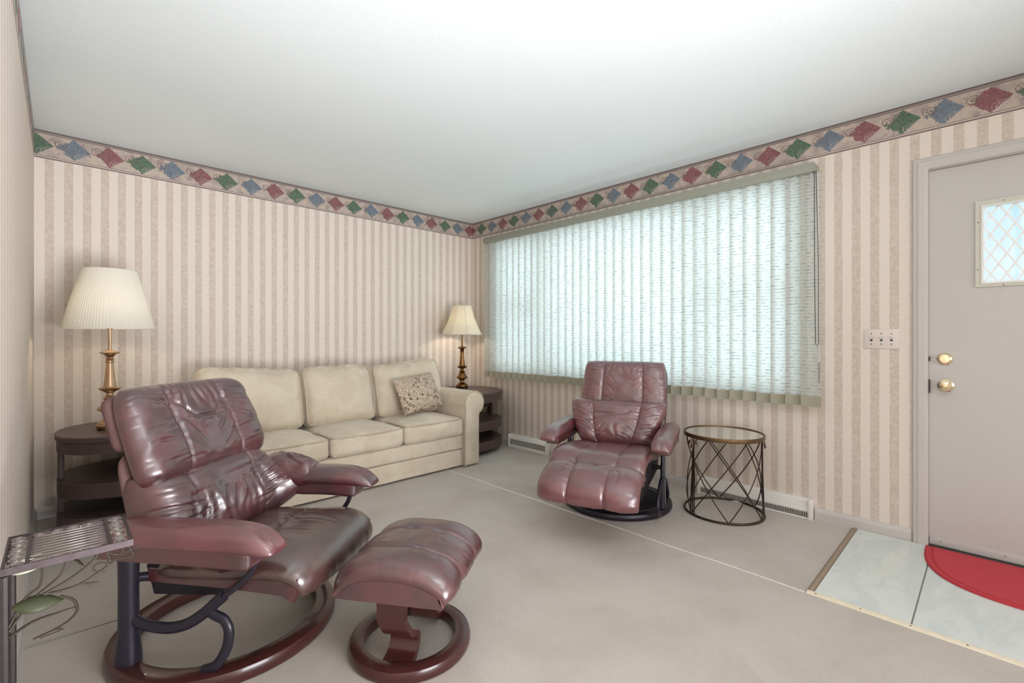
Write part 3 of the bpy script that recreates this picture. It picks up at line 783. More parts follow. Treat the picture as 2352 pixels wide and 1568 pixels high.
xs = [0.772, 1.358, 1.946, 2.538]
for i in range(3):
    zf = 0.432+(0.006 if i == 2 else 0)
    s_ = softbox('seat_cushion', M_sofa, sofa, L((xs[i]+0.004, 3.200, 0.284)), L((xs[i+1]-0.004, 3.86, zf)), 0.042, 30, crown=0.034, front=0.014, wr=0.008, seed=11+i)
    mb = MB(); zt = zf-0.008
    mb.tube([L(p) for p in [(xs[i]+0.012, 3.50, zt+0.004)]+[(xs[i]+0.013, 3.235, zt), (xs[i]+0.024, 3.214, zt), (xs[i]+0.05, 3.206, zt-0.001), ((xs[i]+xs[i+1])/2, 3.199, zt-0.003), (xs[i+1]-0.05, 3.206, zt-0.001), (xs[i+1]-0.024, 3.214, zt), (xs[i+1]-0.013, 3.235, zt), (xs[i+1]-0.012, 3.50, zt+0.004)]], 0.0045, 8); mb.build('piping', M_piping, s_)
# back cushions lean back and rise to the outer corners
bx = [(0.650, 1.346, -0.02), (1.352, 1.936, 0.0), (1.942, 2.640, 0.0)]
for i, (xa, xb_, _) in enumerate(bx):
    hh = 0.475; wdt = xb_-xa; ti = math.radians(15)
    base = np.array([(xa+xb_)/2, 3.70, 0.428])
    def xf(P, i=i, base=base, wdt=wdt):
        x, y, z = P[:, 0].copy(), P[:, 1].copy(), P[:, 2].copy()
        q = z/0.475; uu = x/(wdt/2)
        if i == 0: z = z*(1+0.10*np.clip(-uu*0.6+0.2, -0.2, 1)*q)
        if i == 2: z = z*(1+0.12*np.clip(uu*0.6+0.15, -0.2, 1)*q)
        lo = np.clip(1-q*2.2, 0, 1)
        if i == 0: x = np.where(x < 0, x*(1-0.14*lo), x)
        if i == 2: x = np.where(x > 0, x*(1-0.15*lo), x)
        y = y+0.03*np.sin(q*PI)*-0.6
        yy = y*math.cos(ti)+z*math.sin(ti); zz = -y*math.sin(ti)+z*math.cos(ti)
        return np.stack([x+base[0]-OX, yy+base[1]-OY, zz+base[2]], 1)
    s_ = softbox('back_cushion', M_sofa, sofa, (-wdt/2, -0.09, 0.0), (wdt/2, 0.10, hh), 0.082, 36, crown=0.014, front=0.05, wr=0.012, seed=21+i, xf=xf)
    # piping round the front face
    pp = []
    rr = 0.055
    for k in range(60):
        t = k/60*4; sd = int(t); q = t-sd
        pp.append([(-1+2*q, -1), (1, -1+2*q), (1-2*q, 1), (-1, 1-2*q)][sd])
    P = np.array([[np.clip(p[0], -0.97, 0.97)*(wdt/2-0.004), -0.062-0.010*(1-p[0]**2)*(1-p[1]**2), hh/2+np.clip(p[1], -0.965, 0.965)*(hh/2-0.004)] for p in pp])
    # round the corners
    for _ in range(3): P = (np.roll(P, 1, 0)+2*P+np.roll(P, -1, 0))/4
    mb = MB(); mb.tube([tuple(p) for p in xf(P)], 0.0062, 8, closed=True); mb.build('piping', M_piping, s_)

# patterned cushion on the right seat
th = thing('throw_pillow', 'small brown and cream ring-patterned throw pillow on the right end of the sofa', 'pillow', (2.295, 3.455, 0.505))
pl = cushion('pillow_body', M_pillow, th, [(0.0, 0.0), (0.0, 0.16), (0.0, 0.315)], 0.225, 0.075, 0.05, 48, 40, pu=2.2, pv=2.2, eu=0.6, ev=0.6, rc=-0.03, rcv=-0.05, gather=0.006, lump=0.012, seed=31)
pl.rotation_euler = (math.radians(5), math.radians(-24), math.radians(-82)); pl.location = (0, 0, 0)

# ------------------------------------------------------------------ recliners
def ring(name, mat, parent, R, wd, h, z0=0.0):
    o = R; i_ = R-wd; b = 0.012
    pr = [(i_+b, z0), (o-b, z0), (o-b*0.3, z0+b*0.3), (o, z0+b), (o, z0+h-b*1.6), (o-b*0.5, z0+h-b*0.5), (o-b*1.8, z0+h), (i_+b*1.2, z0+h), (i_+b*0.3, z0+h-b*0.3), (i_, z0+h-b*1.2), (i_, z0+b), (i_+b*0.3, z0+b*0.3), (i_+b, z0)]
    mb = MB(); mb.lathe(pr, 72); return mb.build(name, mat, parent)
def catm(pts, n=40): return [tuple(p) for p in spline(pts, n)]

CH1 = (0.49, 2.10, -53.0)
ch = thing('recliner', 'large burgundy leather recliner in the left foreground on a round wooden ring base', 'recliner', (CH1[0], CH1[1], 0), math.radians(CH1[2]), 'burgundy leather recliners')
ring('ring_base', M_cherry, ch, 0.385, 0.078, 0.052)
for sg in (-1, 1):
    b = sg*0.302
    mb = MB(); mb.tube(catm([(-0.135, b, 0.034), (-0.135, b, 0.10), (-0.134, b, 0.16), (-0.134, b, 0.43)], 30), [0.040, 0.040, 0.039, 0.038, 0.037, 0.036]+[0.030]*200, 16) if False else None
    pts = [(-0.135, b, 0.036), (-0.135, b, 0.07), (-0.135, b, 0.11), (-0.134, b, 0.15), (-0.134, b, 0.30), (-0.134, b, 0.425)]
    mb = MB(); mb.tube(pts, [0.040, 0.040, 0.036, 0.031, 0.030, 0.032], 18, flat=0.92); mb.build('side_post', M_black, ch)
    mb = MB()
    mb.tube(catm([(-0.125, b, 0.195), (-0.06, b, 0.178), (0.02, b, 0.176), (0.09, b, 0.196), (0.15, b, 0.235), (0.195, b, 0.275), (0.225, b, 0.30)], 48), 0.0185, 12, flat=0.8)
    mb.tube(catm([(0.170, b, 0.250), (0.190, b, 0.236), (0.226, b, 0.222), (0.243, b, 0.190), (0.238, b, 0.140), (0.216, b, 0.095), (0.190, b, 0.066), (0.150, b, 0.050)], 48), 0.0165, 12, flat=0.8)
    mb.build('side_bracket', M_black, ch)
    mb = MB(); mb.tube(catm([(0.205, b, 0.285), (0.26, b, 0.325), (0.31, b, 0.37), (0.335, b, 0.405), (0.345, b, 0.44)], 30), 0.010, 10); mb.build('recline_bar', M_black, ch)
# black under-seat box with the mechanism
bm_ = MB(); bm_.add([(-0.10,-0.24,0.245),(0.14,-0.24,0.262),(0.14,0.24,0.262),(-0.10,0.24,0.245),(-0.12,-0.25,0.35),(0.34,-0.25,0.36),(0.34,0.25,0.36),(-0.12,0.25,0.35)],
                    [(0,3,2,1),(4,5,6,7),(0,1,5,4),(1,2,6,5),(2,3,7,6),(3,0,4,7)]); bm_.build('seat_mechanism', M_blackmat, ch, False)
for sg in (-1, 1):     # tie bars from the mechanism to the side posts
    mb = MB(); mb.tube([(-0.10, sg*0.22, 0.30), (-0.13, sg*0.30, 0.33)], 0.016, 10); mb.build('tie_bar', M_black, ch)
# seat: long waterfall cushion, runs front to back
cushion('seat', M_leather_seat, ch, [(0.458, 0.268), (0.460, 0.312), (0.425, 0.350), (0.34, 0.362), (0.10, 0.348), (-0.12, 0.325)], lambda v: 0.272+0.01*np.cos(v*2), 0.055, 0.05, 84, 90,
        pu=5, pv=7, rc=0.10, rcv=0.05, useams=(), vseams=((0.02, 0.009),), gather=0.008, lump=0.008, seed=41,
        folds=[(-0.15, -0.62, -0.1, -0.05, 0.02, 0.005), (0.25, -0.62, 0.2, -0.02, 0.02, 0.006), (-0.55, -0.6, -0.5, -0.2, 0.02, 0.003), (0.6, -0.6, 0.55, -0.2, 0.02, 0.003)])
# seat side panels in leather
for sg in (-1, 1):
    o_ = MB(); prof_ = [(-0.10, 0.345), (-0.10, 0.300), (0.20, 0.300), (0.40, 0.292), (0.445, 0.270), (0.455, 0.310), (0.46, 0.350)]
    v = [(a, sg*0.262, z) for a, z in prof_]+[(a, sg*0.245, z) for a, z in prof_]; n = len(prof_)
    o_.add(v, [tuple(range(n)), tuple(range(2*n-1, n-1, -1))]+[(i, (i+1) % n, n+(i+1) % n, n+i) for i in range(n)]); o_.build('seat_side_panel', M_leather, ch, False)
# back: lower lumbar cushion with wings, upper head cushion
def wing_low(u, v): return np.where(u < 0, 0.17, 0.26)*np.clip(np.abs(u)-0.55, 0, 1)**1.5*2.6*np.clip(np.where(u < 0, -0.15-v, 0.45-v*0.6), 0, 1)
random.seed(3)
lf = []
for u0 in np.linspace(-0.75, 0.75, 13):
    lf.append((u0, -0.98+random.uniform(0, 0.2), u0*0.85+random.uniform(-0.06, 0.06), random.uniform(-0.2, 0.55), random.uniform(0.03, 0.05), random.uniform(0.006, 0.012)))
for q in (-1, 1):
    lf += [(q*0.98, 0.25, q*0.5, 0.05, 0.035, 0.010), (q*0.98, -0.1, q*0.55, -0.25, 0.035, 0.010), (q*0.95, 0.6, q*0.55, 0.45, 0.03, 0.008), (q*0.9, -0.5, q*0.5, -0.45, 0.03, 0.008)]
cushion('lower_back_cushion', M_leather, ch, [(-0.020, 0.335), (-0.085, 0.42), (-0.130, 0.53), (-0.165, 0.66)], lambda v: 0.334-0.040*(v+1)/2, lambda u, v: 0.118+0.022*np.cos(v*1.5), 0.025, 110, 90,
        pu=6, pv=6, rc=0.05, rcv=0.05, wing=wing_low, useams=((-0.50, 0.008), (0.50, 0.008)), gather=0.007, lump=0.012, folds=lf, seed=51)
uf = []
for u0 in np.linspace(-0.36, 0.36, 8):
    uf.append((u0, 0.98, u0*0.9+random.uniform(-0.04, 0.04), random.uniform(-0.05, 0.45), random.uniform(0.02, 0.032), random.uniform(0.004, 0.008)))
for q in (-1, 1):
    for v0 in (-0.55, -0.2, 0.1, 0.45, 0.75):
        uf.append((q*0.44, v0, q*random.uniform(0.66, 0.9), v0+random.uniform(-0.3, 0.25), random.uniform(0.02, 0.034), random.uniform(0.004, 0.009)))
    uf.append((q*0.42, 0.55, q*0.08, 0.02, 0.028, 0.008)); uf.append((q*0.42, 0.25, q*0.12, -0.35, 0.03, 0.006)); uf.append((q*0.42, -0.2, q*0.16, -0.6, 0.03, 0.006))
uf.append((-0.28, 0.12, 0.28, 0.12, 0.03, 0.011))
cushion('head_cushion', M_leather, ch, [(-0.105, 0.605), (-0.155, 0.74), (-0.205, 0.86), (-0.245, 0.955)], lambda v: 0.305-0.016*np.clip(v, 0, 1)**2-0.008*(v+1)/2, lambda u, v: 0.082-0.012*v, 0.05, 120, 100,
        pu=6, pv=5, rc=0.10, rcv=0.06, wing=lambda u, v: 0.05*np.clip(np.abs(u)-0.45, 0, 1)**1.5, useams=((-0.43, 0.008), (0.43, 0.008)), gather=0.006, lump=0.012, folds=uf, seed=61)
# rear shell: two dusty rose pads behind the cushions
cushion('back_shell', M_suede, ch, [(-0.195, 0.735), (-0.225, 0.83), (-0.262, 0.935)], 0.290, 0.03, 0.045, 40, 30, pu=8, pv=8, rc=0.1, rcv=0.05, gather=0.0, lump=0.004, seed=71)
cushion('back_shell', M_suede, ch, [(-0.105, 0.42), (-0.155, 0.56), (-0.195, 0.735)], 0.292, 0.02, 0.035, 40, 30, pu=8, pv=8, rc=0.08, rcv=0.03, gather=0.0, lump=0.004, seed=72)
for sg in (-1, 1):
    b = sg*0.335
    softbox('arm_panel', M_leather, ch, (-0.185, b-0.050, 0.425), (0.375, b+0.050, 0.500), 0.018, 16, wr=0.003, seed=81+sg)
    af = [(-0.6+0.3*i, 0.9, -0.5+0.3*i, -0.2, 0.03, 0.003) for i in range(5)]
    cushion('arm_cushion', M_leather_rose if sg < 0 else M_leather, ch, [(0.450, 0.478), (0.33, 0.500), (0.10, 0.498), (-0.20, 0.492)], lambda v: 0.064+0.006*np.cos(v*2), 0.052, 0.030, 40, 70,
            pu=2.6, pv=5, rc=0.30, rcv=0.02, gather=0.004, lump=0.006, seed=91+sg, b0=b, folds=[(-0.6, -0.9, 0.2, -0.7, 0.05, 0.004)])
# leather sleeve where the far arm meets the back
for sg in (1,):
    cushion('arm_sleeve', M_leather, ch, [(0.165, 0.505), (0.06, 0.515), (-0.10, 0.54)], lambda v: 0.074+0.010*v, 0.072, 0.055, 40, 48, pu=3, pv=6, rc=0.1, rcv=0.05,
            gather=0.006, lump=0.012, seed=101+sg, b0=sg*0.330, folds=[(-0.7, -0.6, 0.3, 0.8, 0.06, 0.010), (0.1, -0.9, 0.6, 0.6, 0.06, 0.008)])

# ottoman
OT = (0.942, 1.512, -55.0)
ot = thing('ottoman', 'burgundy leather ottoman on a round wooden ring, in front of the large recliner', 'ottoman', (OT[0], OT[1], 0), math.radians(OT[2]))
ring('ring_base', M_cherry, ot, 0.222, 0.058, 0.046)
for sg in (-1, 1):
    # bent-plywood leg: a ribbon in the (sideways, up) plane with real width along the forward axis
    path = catm([(sg*0.130, 0.300), (sg*0.132, 0.22), (sg*0.132, 0.155), (sg*0.126, 0.122), (sg*0.108, 0.108), (sg*0.090, 0.095), (sg*0.090, 0.068), (sg*0.112, 0.040), (sg*0.150, 0.030), (sg*0.185, 0.028)], 80)
    v = []; f = []; hw_ = 0.052; th_ = 0.011
    P = np.array(path); T_ = np.gradient(P, axis=0); T_ /= np.linalg.norm(T_, axis=1)[:, None]
    m = len(P)
    for i in range(m):
        nx, nz_ = T_[i][1], -T_[i][0]
        sh = 0.030*float(np.clip((0.16-P[i][1])/0.06, 0, 1)) * 1.0
        for a_, e_ in ((-hw_, -th_), (hw_, -th_), (hw_, th_), (-hw_, th_)):
            v.append((a_+sh-0.012, P[i][0]+nx*e_, P[i][1]+nz_*e_))
    for i in range(m-1):
        for k in range(4): f.append((i*4+k, i*4+(k+1) % 4, (i+1)*4+(k+1) % 4, (i+1)*4+k))
    f += [(0, 1, 2, 3), (m*4-1, m*4-2, m*4-3, m*4-4)]
    mesh('bent_leg', v, f, M_cherry, ot, True, 0.6)
# cushion: domed over its length, three panels across
of_ = [(-0.3, 0.8, -0.28, 0.2, 0.03, 0.004), (0.1, 0.9, 0.12, 0.3, 0.03, 0.004), (0.24, 0.85, 0.26, 0.35, 0.03, 0.004), (-0.12, 0.85, -0.12, 0.4, 0.03, 0.004), (0.0, -0.9, 0, -0.4, 0.03, 0.004)]
cushion('ottoman_cushion', M_leather, ot, [(0.205, 0.272), (0.185, 0.312), (0.10, 0.345), (-0.03, 0.350), (-0.130, 0.326), (-0.186, 0.268)], 0.222, 0.052, 0.03, 100, 80,
        pu=7, pv=8, rc=0.02, rcv=0.02, useams=((-0.36, 0.010), (0.36, 0.010)), gather=0.005, lump=0.006, folds=of_, seed=111)
mb = MB()
prof_ = [(-0.182, 0.262), (-0.13, 0.318), (-0.03, 0.345), (0.10, 0.338), (0.178, 0.305), (0.198, 0.262)]
n = len(prof_); v = [(a, -0.212, z) for a, z in prof_]+[(a, 0.212, z) for a, z in prof_]
mb.add(v, [tuple(range(n)), tuple(range(2*n-1, n-1, -1))]+[(i, (i+1) % n, n+(i+1) % n, n+i) for i in range(n)]); mb.build('ottoman_core', M_leather, ot, False)
for sg in (-1, 1):
    mb = MB(); mb.tube(catm([(a*1.02, sg*0.2165, z+0.012) for a, z in prof_], 40), 0.0038, 8); mb.build('piping', M_leather_rose, ot)

# second recliner, by the window, with its footrest raised
CH2 = (2.775, 1.81, 200.0)
c2 = thing('recliner', 'rose burgundy leather recliner facing the room beside the window, footrest raised', 'recliner', (CH2[0], CH2[1], 0), math.radians(CH2[2]), 'burgundy leather recliners')
ring('ring_base', M_black, c2, 0.365, 0.075, 0.045)
mb = MB(); mb.lathe([(0.0, 0.02), (0.32, 0.02), (0.32, 0.03), (0.12, 0.05), (0.07, 0.08), (0.06, 0.24), (0.0, 0.24)], 40); mb.build('pedestal', M_blackmat, c2)
bm_ = MB(); bm_.add([(-0.22,-0.24,0.20),(0.42,-0.24,0.17),(0.42,0.24,0.17),(-0.22,0.24,0.20),(-0.24,-0.25,0.36),(0.46,-0.25,0.34),(0.46,0.25,0.34),(-0.24,0.25,0.36)],
                    [(0,3,2,1),(4,5,6,7),(0,1,5,4),(1,2,6,5),(2,3,7,6),(3,0,4,7)]); bm_.build('seat_mechanism', M_blackmat, c2, False)
for sg in (-1, 1):
    b = sg*0.318
    for da in (0.02, 0.075):
        mb = MB(); mb.tube([(da+0.04, b, 0.045), (da+0.035, b, 0.12), (da+0.02, b, 0.30), (da, b, 0.44)], [0.020, 0.015, 0.013, 0.013], 12); mb.build('side_post', M_steel if da < 0.05 else M_black, c2)
    mb = MB(); mb.tube(catm([(-0.16, b, 0.05), (-0.10, b, 0.12), (0.0, b, 0.20), (0.14, b, 0.23), (0.26, b, 0.17), (0.30, b, 0.10), (0.24, b, 0.04)], 48), 0.016, 12, flat=0.8); mb.build('side_bracket', M_black, c2)
    mb = MB(); mb.tube([(0.03, sg*0.23, 0.28), (0.03, sg*0.325, 0.28)], 0.014, 10); mb.build('tie_bar', M_black, c2)
    mb = MB(); mb.tube(catm([(0.38, sg*0.16, 0.22), (0.55, sg*0.16, 0.25), (0.70, sg*0.16, 0.31)], 20), 0.011, 8); mb.build('footrest_link', M_black, c2)
cushion('seat', M_leather_rose, c2, [(0.520, 0.300), (0.530, 0.345), (0.485, 0.385), (0.36, 0.392), (0.10, 0.370), (-0.16, 0.335)], 0.292, 0.062, 0.055, 80, 80,
        pu=6, pv=9, rc=0.04, rcv=0.02, useams=((-0.42, 0.009), (0.42, 0.009)), gather=0.005, lump=0.006, seed=141,
        wing=lambda u, v: 0.030*np.abs(u)**3*np.clip(-v+0.6, 0, 1))
uf2 = []
random.seed(5)
for q in (-1, 1):
    for v0 in (-0.3, 0.15, 0.5, 0.8):
        uf2.append((q*0.46, v0, q*0.85, v0+random.uniform(-0.2, 0.2), 0.024, 0.004))
        uf2.append((q*0.43, v0, q*0.15, v0-0.3, 0.024, 0.003))
for u0 in np.linspace(-0.3, 0.3, 5): uf2.append((u0, 0.97, u0, 0.5, 0.022, 0.003))
cushion('head_cushion', M_leather_rose, c2, [(-0.140, 0.565), (-0.185, 0.70), (-0.215, 0.83), (-0.250, 0.960)], lambda v: 0.318-0.026*(v+1)/2, 0.060, 0.055, 90, 80,
        pu=7, pv=6, rc=0.05, rcv=0.03, useams=((-0.47, 0.010), (0.47, 0.010)), vseams=((-0.62, 0.008),), gather=0.005, lump=0.006, folds=uf2, seed=161)
lf2 = [(0.02, -0.1, 0.04, -0.75, 0.05, 0.005), (-0.38, 0.2, 0.1, 0.32, 0.07, 0.005), (0.36, 0.55, 0.12, 0.30, 0.06, 0.004)]
for q in (-1, 1):
    for v0 in (-0.6, -0.2, 0.2, 0.6): lf2.append((q*0.53, v0, q*0.92, v0+random.uniform(0.0, 0.4), 0.028, 0.006))
    lf2.append((q*0.46, -0.8, q*0.15, -0.55, 0.03, 0.006)); lf2.append((q*0.46, -0.5, q*0.25, -0.2, 0.03, 0.005))
cushion('lumbar_cushion', M_leather_rose, c2, [(0.080, 0.405), (0.030, 0.49), (-0.015, 0.59), (-0.055, 0.690)], lambda v: 0.20+0.140*np.sqrt(np.clip((v+1)/2, 0, 1)), 0.088, 0.090, 96, 80,
        pu=5, pv=5, rc=0.03, rcv=0.04, wing=lambda u, v: 0.05*np.clip(np.abs(u)-0.4, 0, 1)**1.4, useams=((-0.50, 0.012), (0.50, 0.012)), gather=0.007, lump=0.010, folds=lf2, seed=171)
cushion('back_shell', M_leather, c2, [(-0.10, 0.40), (-0.185, 0.62), (-0.285, 0.93)], 0.305, 0.03, 0.055, 40, 40, pu=8, pv=8, rc=0.08, rcv=0.03, gather=0, lump=0.004, seed=172)
for sg in (-1, 1):
    b = sg*0.352
    softbox('arm_panel', M_leather_rose, c2, (-0.13, b-0.045, 0.430), (0.34, b+0.045, 0.490), 0.018, 14, wr=0.003, seed=181+sg)
    cushion('arm_cushion', M_leather_rose, c2, [(0.430, 0.474), (0.34, 0.498), (0.10, 0.512), (-0.16, 0.520)], lambda v: 0.066-0.012*np.clip(v, 0, 1), 0.052, 0.030, 40, 60,
            pu=2.6, pv=4, rc=0.25, rcv=0.02, gather=0.004, lump=0.006, seed=191+sg, b0=b)
cushion('footrest', M_leather_rose, c2, [(0.822, 0.245), (0.830, 0.285), (0.812, 0.328), (0.760, 0.364), (0.68, 0.378), (0.600, 0.350)], 0.280, 0.054, 0.034, 90, 72,
        pu=6, pv=8, rc=0.03, rcv=0.03, useams=((-0.36, 0.011), (0.36, 0.011)), vseams=(), gather=0.006, lump=0.006, seed=201, b0=0.028,
        folds=[(-0.34, 0.30, 0.34, 0.30, 0.02, 0.006), (0.5, 0.2, 0.6, -0.3, 0.03, 0.005), (-0.5, 0.3, -0.6, -0.2, 0.03, 0.005)])

# ------------------------------------------------------------------ round wire side table
rt = thing('side_table', 'round mirror-topped side table with a dark diamond wire frame, beside the window recliner', 'table', (3.118, 1.222, 0), 0.5)
RT, ZT = 0.243, 0.515
mb = MB(); mb.lathe([(RT-0.012, ZT-0.020), (RT, ZT-0.020), (RT+0.002, ZT-0.010), (RT, ZT+0.004), (RT-0.006, ZT+0.005), (RT-0.008, ZT-0.001), (RT-0.012, ZT-0.001), (RT-0.012, ZT-0.020)], 64); mb.build('rim', M_goldrim, rt)
mb = MB(); mb.lathe([(0, ZT-0.008), (RT-0.010, ZT-0.008), (RT-0.010, ZT-0.001), (0, ZT-0.001)], 64); mb.build('mirror_top', M_mirror, rt)
mb = MB(); mb.tube([(0.238*math.cos(2*PI*i/64), 0.238*math.sin(2*PI*i/64), 0.008) for i in range(64)], 0.0075, 8, closed=True); mb.build('base_ring', M_bronze, rt)
N_ = 6
for fam in (1, -1):
    for i in range(N_):
        a0 = 2*PI*i/N_; pts = []
        for k in range(21):
            q = k/20; a_ = a0+fam*(PI*0.5)*q
            r = 0.236+0.0*q-0.012*math.sin(PI*q)+(-0.012)*q
            pts.append((r*math.cos(a_), r*math.sin(a_), 0.008+(ZT-0.024)*q))
        mb = MB(); mb.tube(pts, 0.0036, 6); mb.build('wire', M_bronze, rt)
for a0 in (2.13, -1.62):
    for da in (-0.05, 0.05, 0.0):
        mb = MB(); mb.tube([(0.236*math.cos(a0+da*1.6), 0.236*math.sin(a0+da*1.6), 0.008), ((0.228)*math.cos(a0+da), 0.228*math.sin(a0+da), 0.25), (0.226*math.cos(a0), 0.226*math.sin(a0), ZT-0.02)], 0.0045, 6); mb.build('upright', M_bronze, rt)
    for k in range(4):
        an = -0.9+0.6*k; tx, ty = -math.sin(a0), math.cos(a0); bx_, by_ = 0.238*math.cos(a0), 0.238*math.sin(a0); zb = ZT-0.022
        p1 = (bx_+tx*0.060*math.sin(an)*1.0, by_+ty*0.060*math.sin(an), zb-0.060*math.cos(an))
        p2 = (bx_+tx*0.060*math.sin(an+0.35), by_+ty*0.060*math.sin(an+0.35), zb-0.066*math.cos(an+0.35))
        n_ = (math.cos(a0)*0.006, math.sin(a0)*0.006, 0)
        c0 = (bx_, by_, zb)
        mid = tuple((p1[j]+p2[j])/2+n_[j] for j in range(3))
        mb = MB(); mb.add([c0, p1, p2, mid], [(0, 1, 3), (0, 3, 2), (1, 2, 3), (0, 2, 1)]); mb.build('bow_loop', M_goldrim, rt, False)

# ------------------------------------------------------------------ wrought-iron plant stand
ps = thing('plant_stand', 'pewter iron plant stand with scrollwork top and leafy wire vines, by the left wall', 'plant stand', (0.02, 1.545, 0))
SX, SY, SZ = 0.108, 0.112, 0.655
mb = MB()
for a, b in (((-SX, -SY, SZ-0.013), (SX, -SY+0.004, SZ+0.002)), ((-SX, SY-0.004, SZ-0.013), (SX, SY, SZ+0.002)), ((-SX, -SY+0.004, SZ-0.013), (-SX+0.004, SY-0.004, SZ+0.002)), ((SX-0.004, -SY+0.004, SZ-0.013), (SX, SY-0.004, SZ+0.002))): mb.box(a, b)
mb.build('top_frame', M_pewter, ps, False)
XI0, XI1, YI0, YI1 = -0.070, 0.068, -0.078, 0.080
mb = MB()
for x in (XI0, XI1):
    mb = MB(); mb.box((x-0.003, -SY+0.004, SZ-0.006), (x+0.003, SY-0.004, SZ)); mb.build('cross_bar', M_pewter, ps, False)
b0 = None
for i in range(9):
    y = YI0+(YI1-YI0)*i/8
    mb = MB(); mb.tube([(XI0, 0, 0), (XI1, 0, 0)], 0.0024, 6)
    if b0 is None: b0 = mb.build('slat', M_pewter2, ps); b0.location = (0, y, SZ-0.004)
    else: share(b0, ps, (0, y, SZ-0.004))
def spiral(r0, turns=1.6, n=34):
    return [(r0*(1-0.80*i/n)*math.cos(2*PI*turns*i/n), r0*(1-0.80*i/n)*math.sin(2*PI*turns*i/n), 0) for i in range(n+1)]
mb = MB(); mb.tube(spiral(0.0155), 0.0021, 6); sp0 = mb.build('scroll', M_pewter2, ps); sp0.location = (-0.088, -0.090, SZ-0.003)
for k, y in enumerate((-0.056, -0.020, 0.018, 0.054, 0.090)): share(sp0, ps, (-0.088, y, SZ-0.003), (0, 0, k*1.9))
for k, y in enumerate((-0.090, -0.054, -0.018, 0.020, 0.056, 0.092)): share(sp0, ps, (0.087, y, SZ-0.003), (0, 0, 1+k*2.3))
for k, x in enumerate((-0.054, -0.024, 0.006, 0.036)):
    share(sp0, ps, (x, -0.095, SZ-0.003), (0, 0, k*2.1), (0.95, 0.8, 1)); share(sp0, ps, (x, 0.096, SZ-0.003), (0, 0, 2+k*2.1), (0.95, 0.8, 1))
for y in (-SY+0.007, SY-0.007):
    mb = MB(); mb.tube([(-SX+0.006, y, 0.006), (-SX+0.006, y, 0.40), (-SX+0.005, y, SZ-0.016)], 0.0082, 8); mb.build('leg', M_iron, ps)
    mb = MB(); mb.tube([(-SX+0.008, y, 0.008), (SX, y, 0.008)], 0.0075, 8); mb.build('foot_bar', M_iron, ps)
mb = MB(); mb.tube([(SX, -SY+0.007, 0.008), (SX, SY-0.007, 0.008)], 0.0075, 8); mb.build('foot_bar', M_iron, ps)
def vine(pts, r=0.0032, mat=M_vine):
    pts = [(x, y, 0.655-(0.655-z)*0.68) for x, y, z in pts]
    mb = MB(); P = catm(pts, 40); n = len(P); mb.tube(P, [r*(1-0.5*i/n) for i in range(n)], 6); return mb.build('vine', mat, ps)
yv = -SY+0.007
vine([(-SX+0.012, yv, 0.470), (-0.072, yv+0.004, 0.545), (-0.050, yv+0.004, 0.575), (-0.046, yv+0.006, 0.64)])
vine([(-SX+0.012, yv, 0.458), (-0.060, yv+0.008, 0.535), (-0.020, yv+0.010, 0.585), (-0.004, yv+0.012, 0.64)])
vine([(-0.045, yv+0.008, 0.540), (0.0, yv+0.012, 0.568), (0.038, yv+0.012, 0.610), (0.048, yv+0.014, 0.640)])
vine([(-0.045, yv+0.008, 0.538), (0.01, yv+0.012, 0.538), (0.055, yv+0.02, 0.565), (0.09, yv+0.02, 0.600), (0.125, yv+0.02, 0.618)])
vine([(0.015, yv+0.012, 0.540), (0.03, yv+0.014, 0.532), (0.045, yv+0.016, 0.528)])
vine([(-SX+0.012, yv, 0.440), (-0.06, yv-0.004, 0.470), (-0.02, yv-0.008, 0.478), (0.012, yv-0.008, 0.480)])
vine([(-0.018, yv-0.010, 0.530), (0.004, yv-0.012, 0.505), (0.008, yv-0.012, 0.465), (-0.014, yv-0.010, 0.435), (-0.060, yv-0.006, 0.415)], 0.0036)
vine([(-0.060, yv-0.006, 0.415), (-0.030, yv-0.006, 0.424), (-0.014, yv-0.006, 0.418), (-0.050, yv-0.006, 0.412)], 0.0022)
vine([(0.062, yv+0.02, 0.572), (0.066, yv+0.02, 0.60), (0.062, yv+0.02, 0.618), (0.085, yv+0.02, 0.602), (0.095, yv+0.02, 0.630), (0.104, yv+0.02, 0.612), (0.108, yv+0.02, 0.585), (0.084, yv+0.02, 0.585)], 0.0024)
vine([(0.068, yv+0.02, 0.575), (0.052, yv+0.02, 0.588), (0.040, yv+0.02, 0.584), (0.040, yv+0.02, 0.566), (0.060, yv+0.02, 0.556)], 0.0024)
def leaf(name, mat, loc, rot, ln, wd):
    n = 12; v = []; f = []
    for i in range(n+1):
        q = i/n; hw_ = wd*math.sin(PI*q**0.85)**0.9 if 0 < q < 1 else 0.0004
        for k, s in enumerate((-1, -0.5, 0, 0.5, 1)):
            v.append((ln*q, s*hw_, 0.10*ln*math.sin(PI*q)-0.35*hw_*abs(s)**1.3+0.0))
    for i in range(n):
        for k in range(4): f.append((i*5+k, i*5+k+1, (i+1)*5+k+1, (i+1)*5+k))
    o = mesh(name, v, f, mat, ps); o.location = loc; o.rotation_euler = rot
    sm = o.modifiers.new('thickness', 'SOLIDIFY'); sm.thickness = 0.0012
    return o
leaf('leaf', M_leafg, (-0.092, yv-0.010, 0.574), (math.radians(30), math.radians(10), 0.06), 0.082, 0.023)
leaf('leaf', M_leafp, (0.092, 0.020, SZ-0.022), (0.3, 0.0, 2.0), 0.05, 0.011)
leaf('leaf', M_leafp, (-0.090, -0.010, SZ-0.024), (0.2, 0.0, 0.6), 0.05, 0.011)
leaf('leaf', M_leafp, (-0.092, -0.082, SZ-0.024), (0.2, 0.0, 0.3), 0.05, 0.011)
leaf('leaf', M_vine, (0.000, yv+0.004, 0.645), (0.1, 0.9, 0.2), 0.035, 0.010)

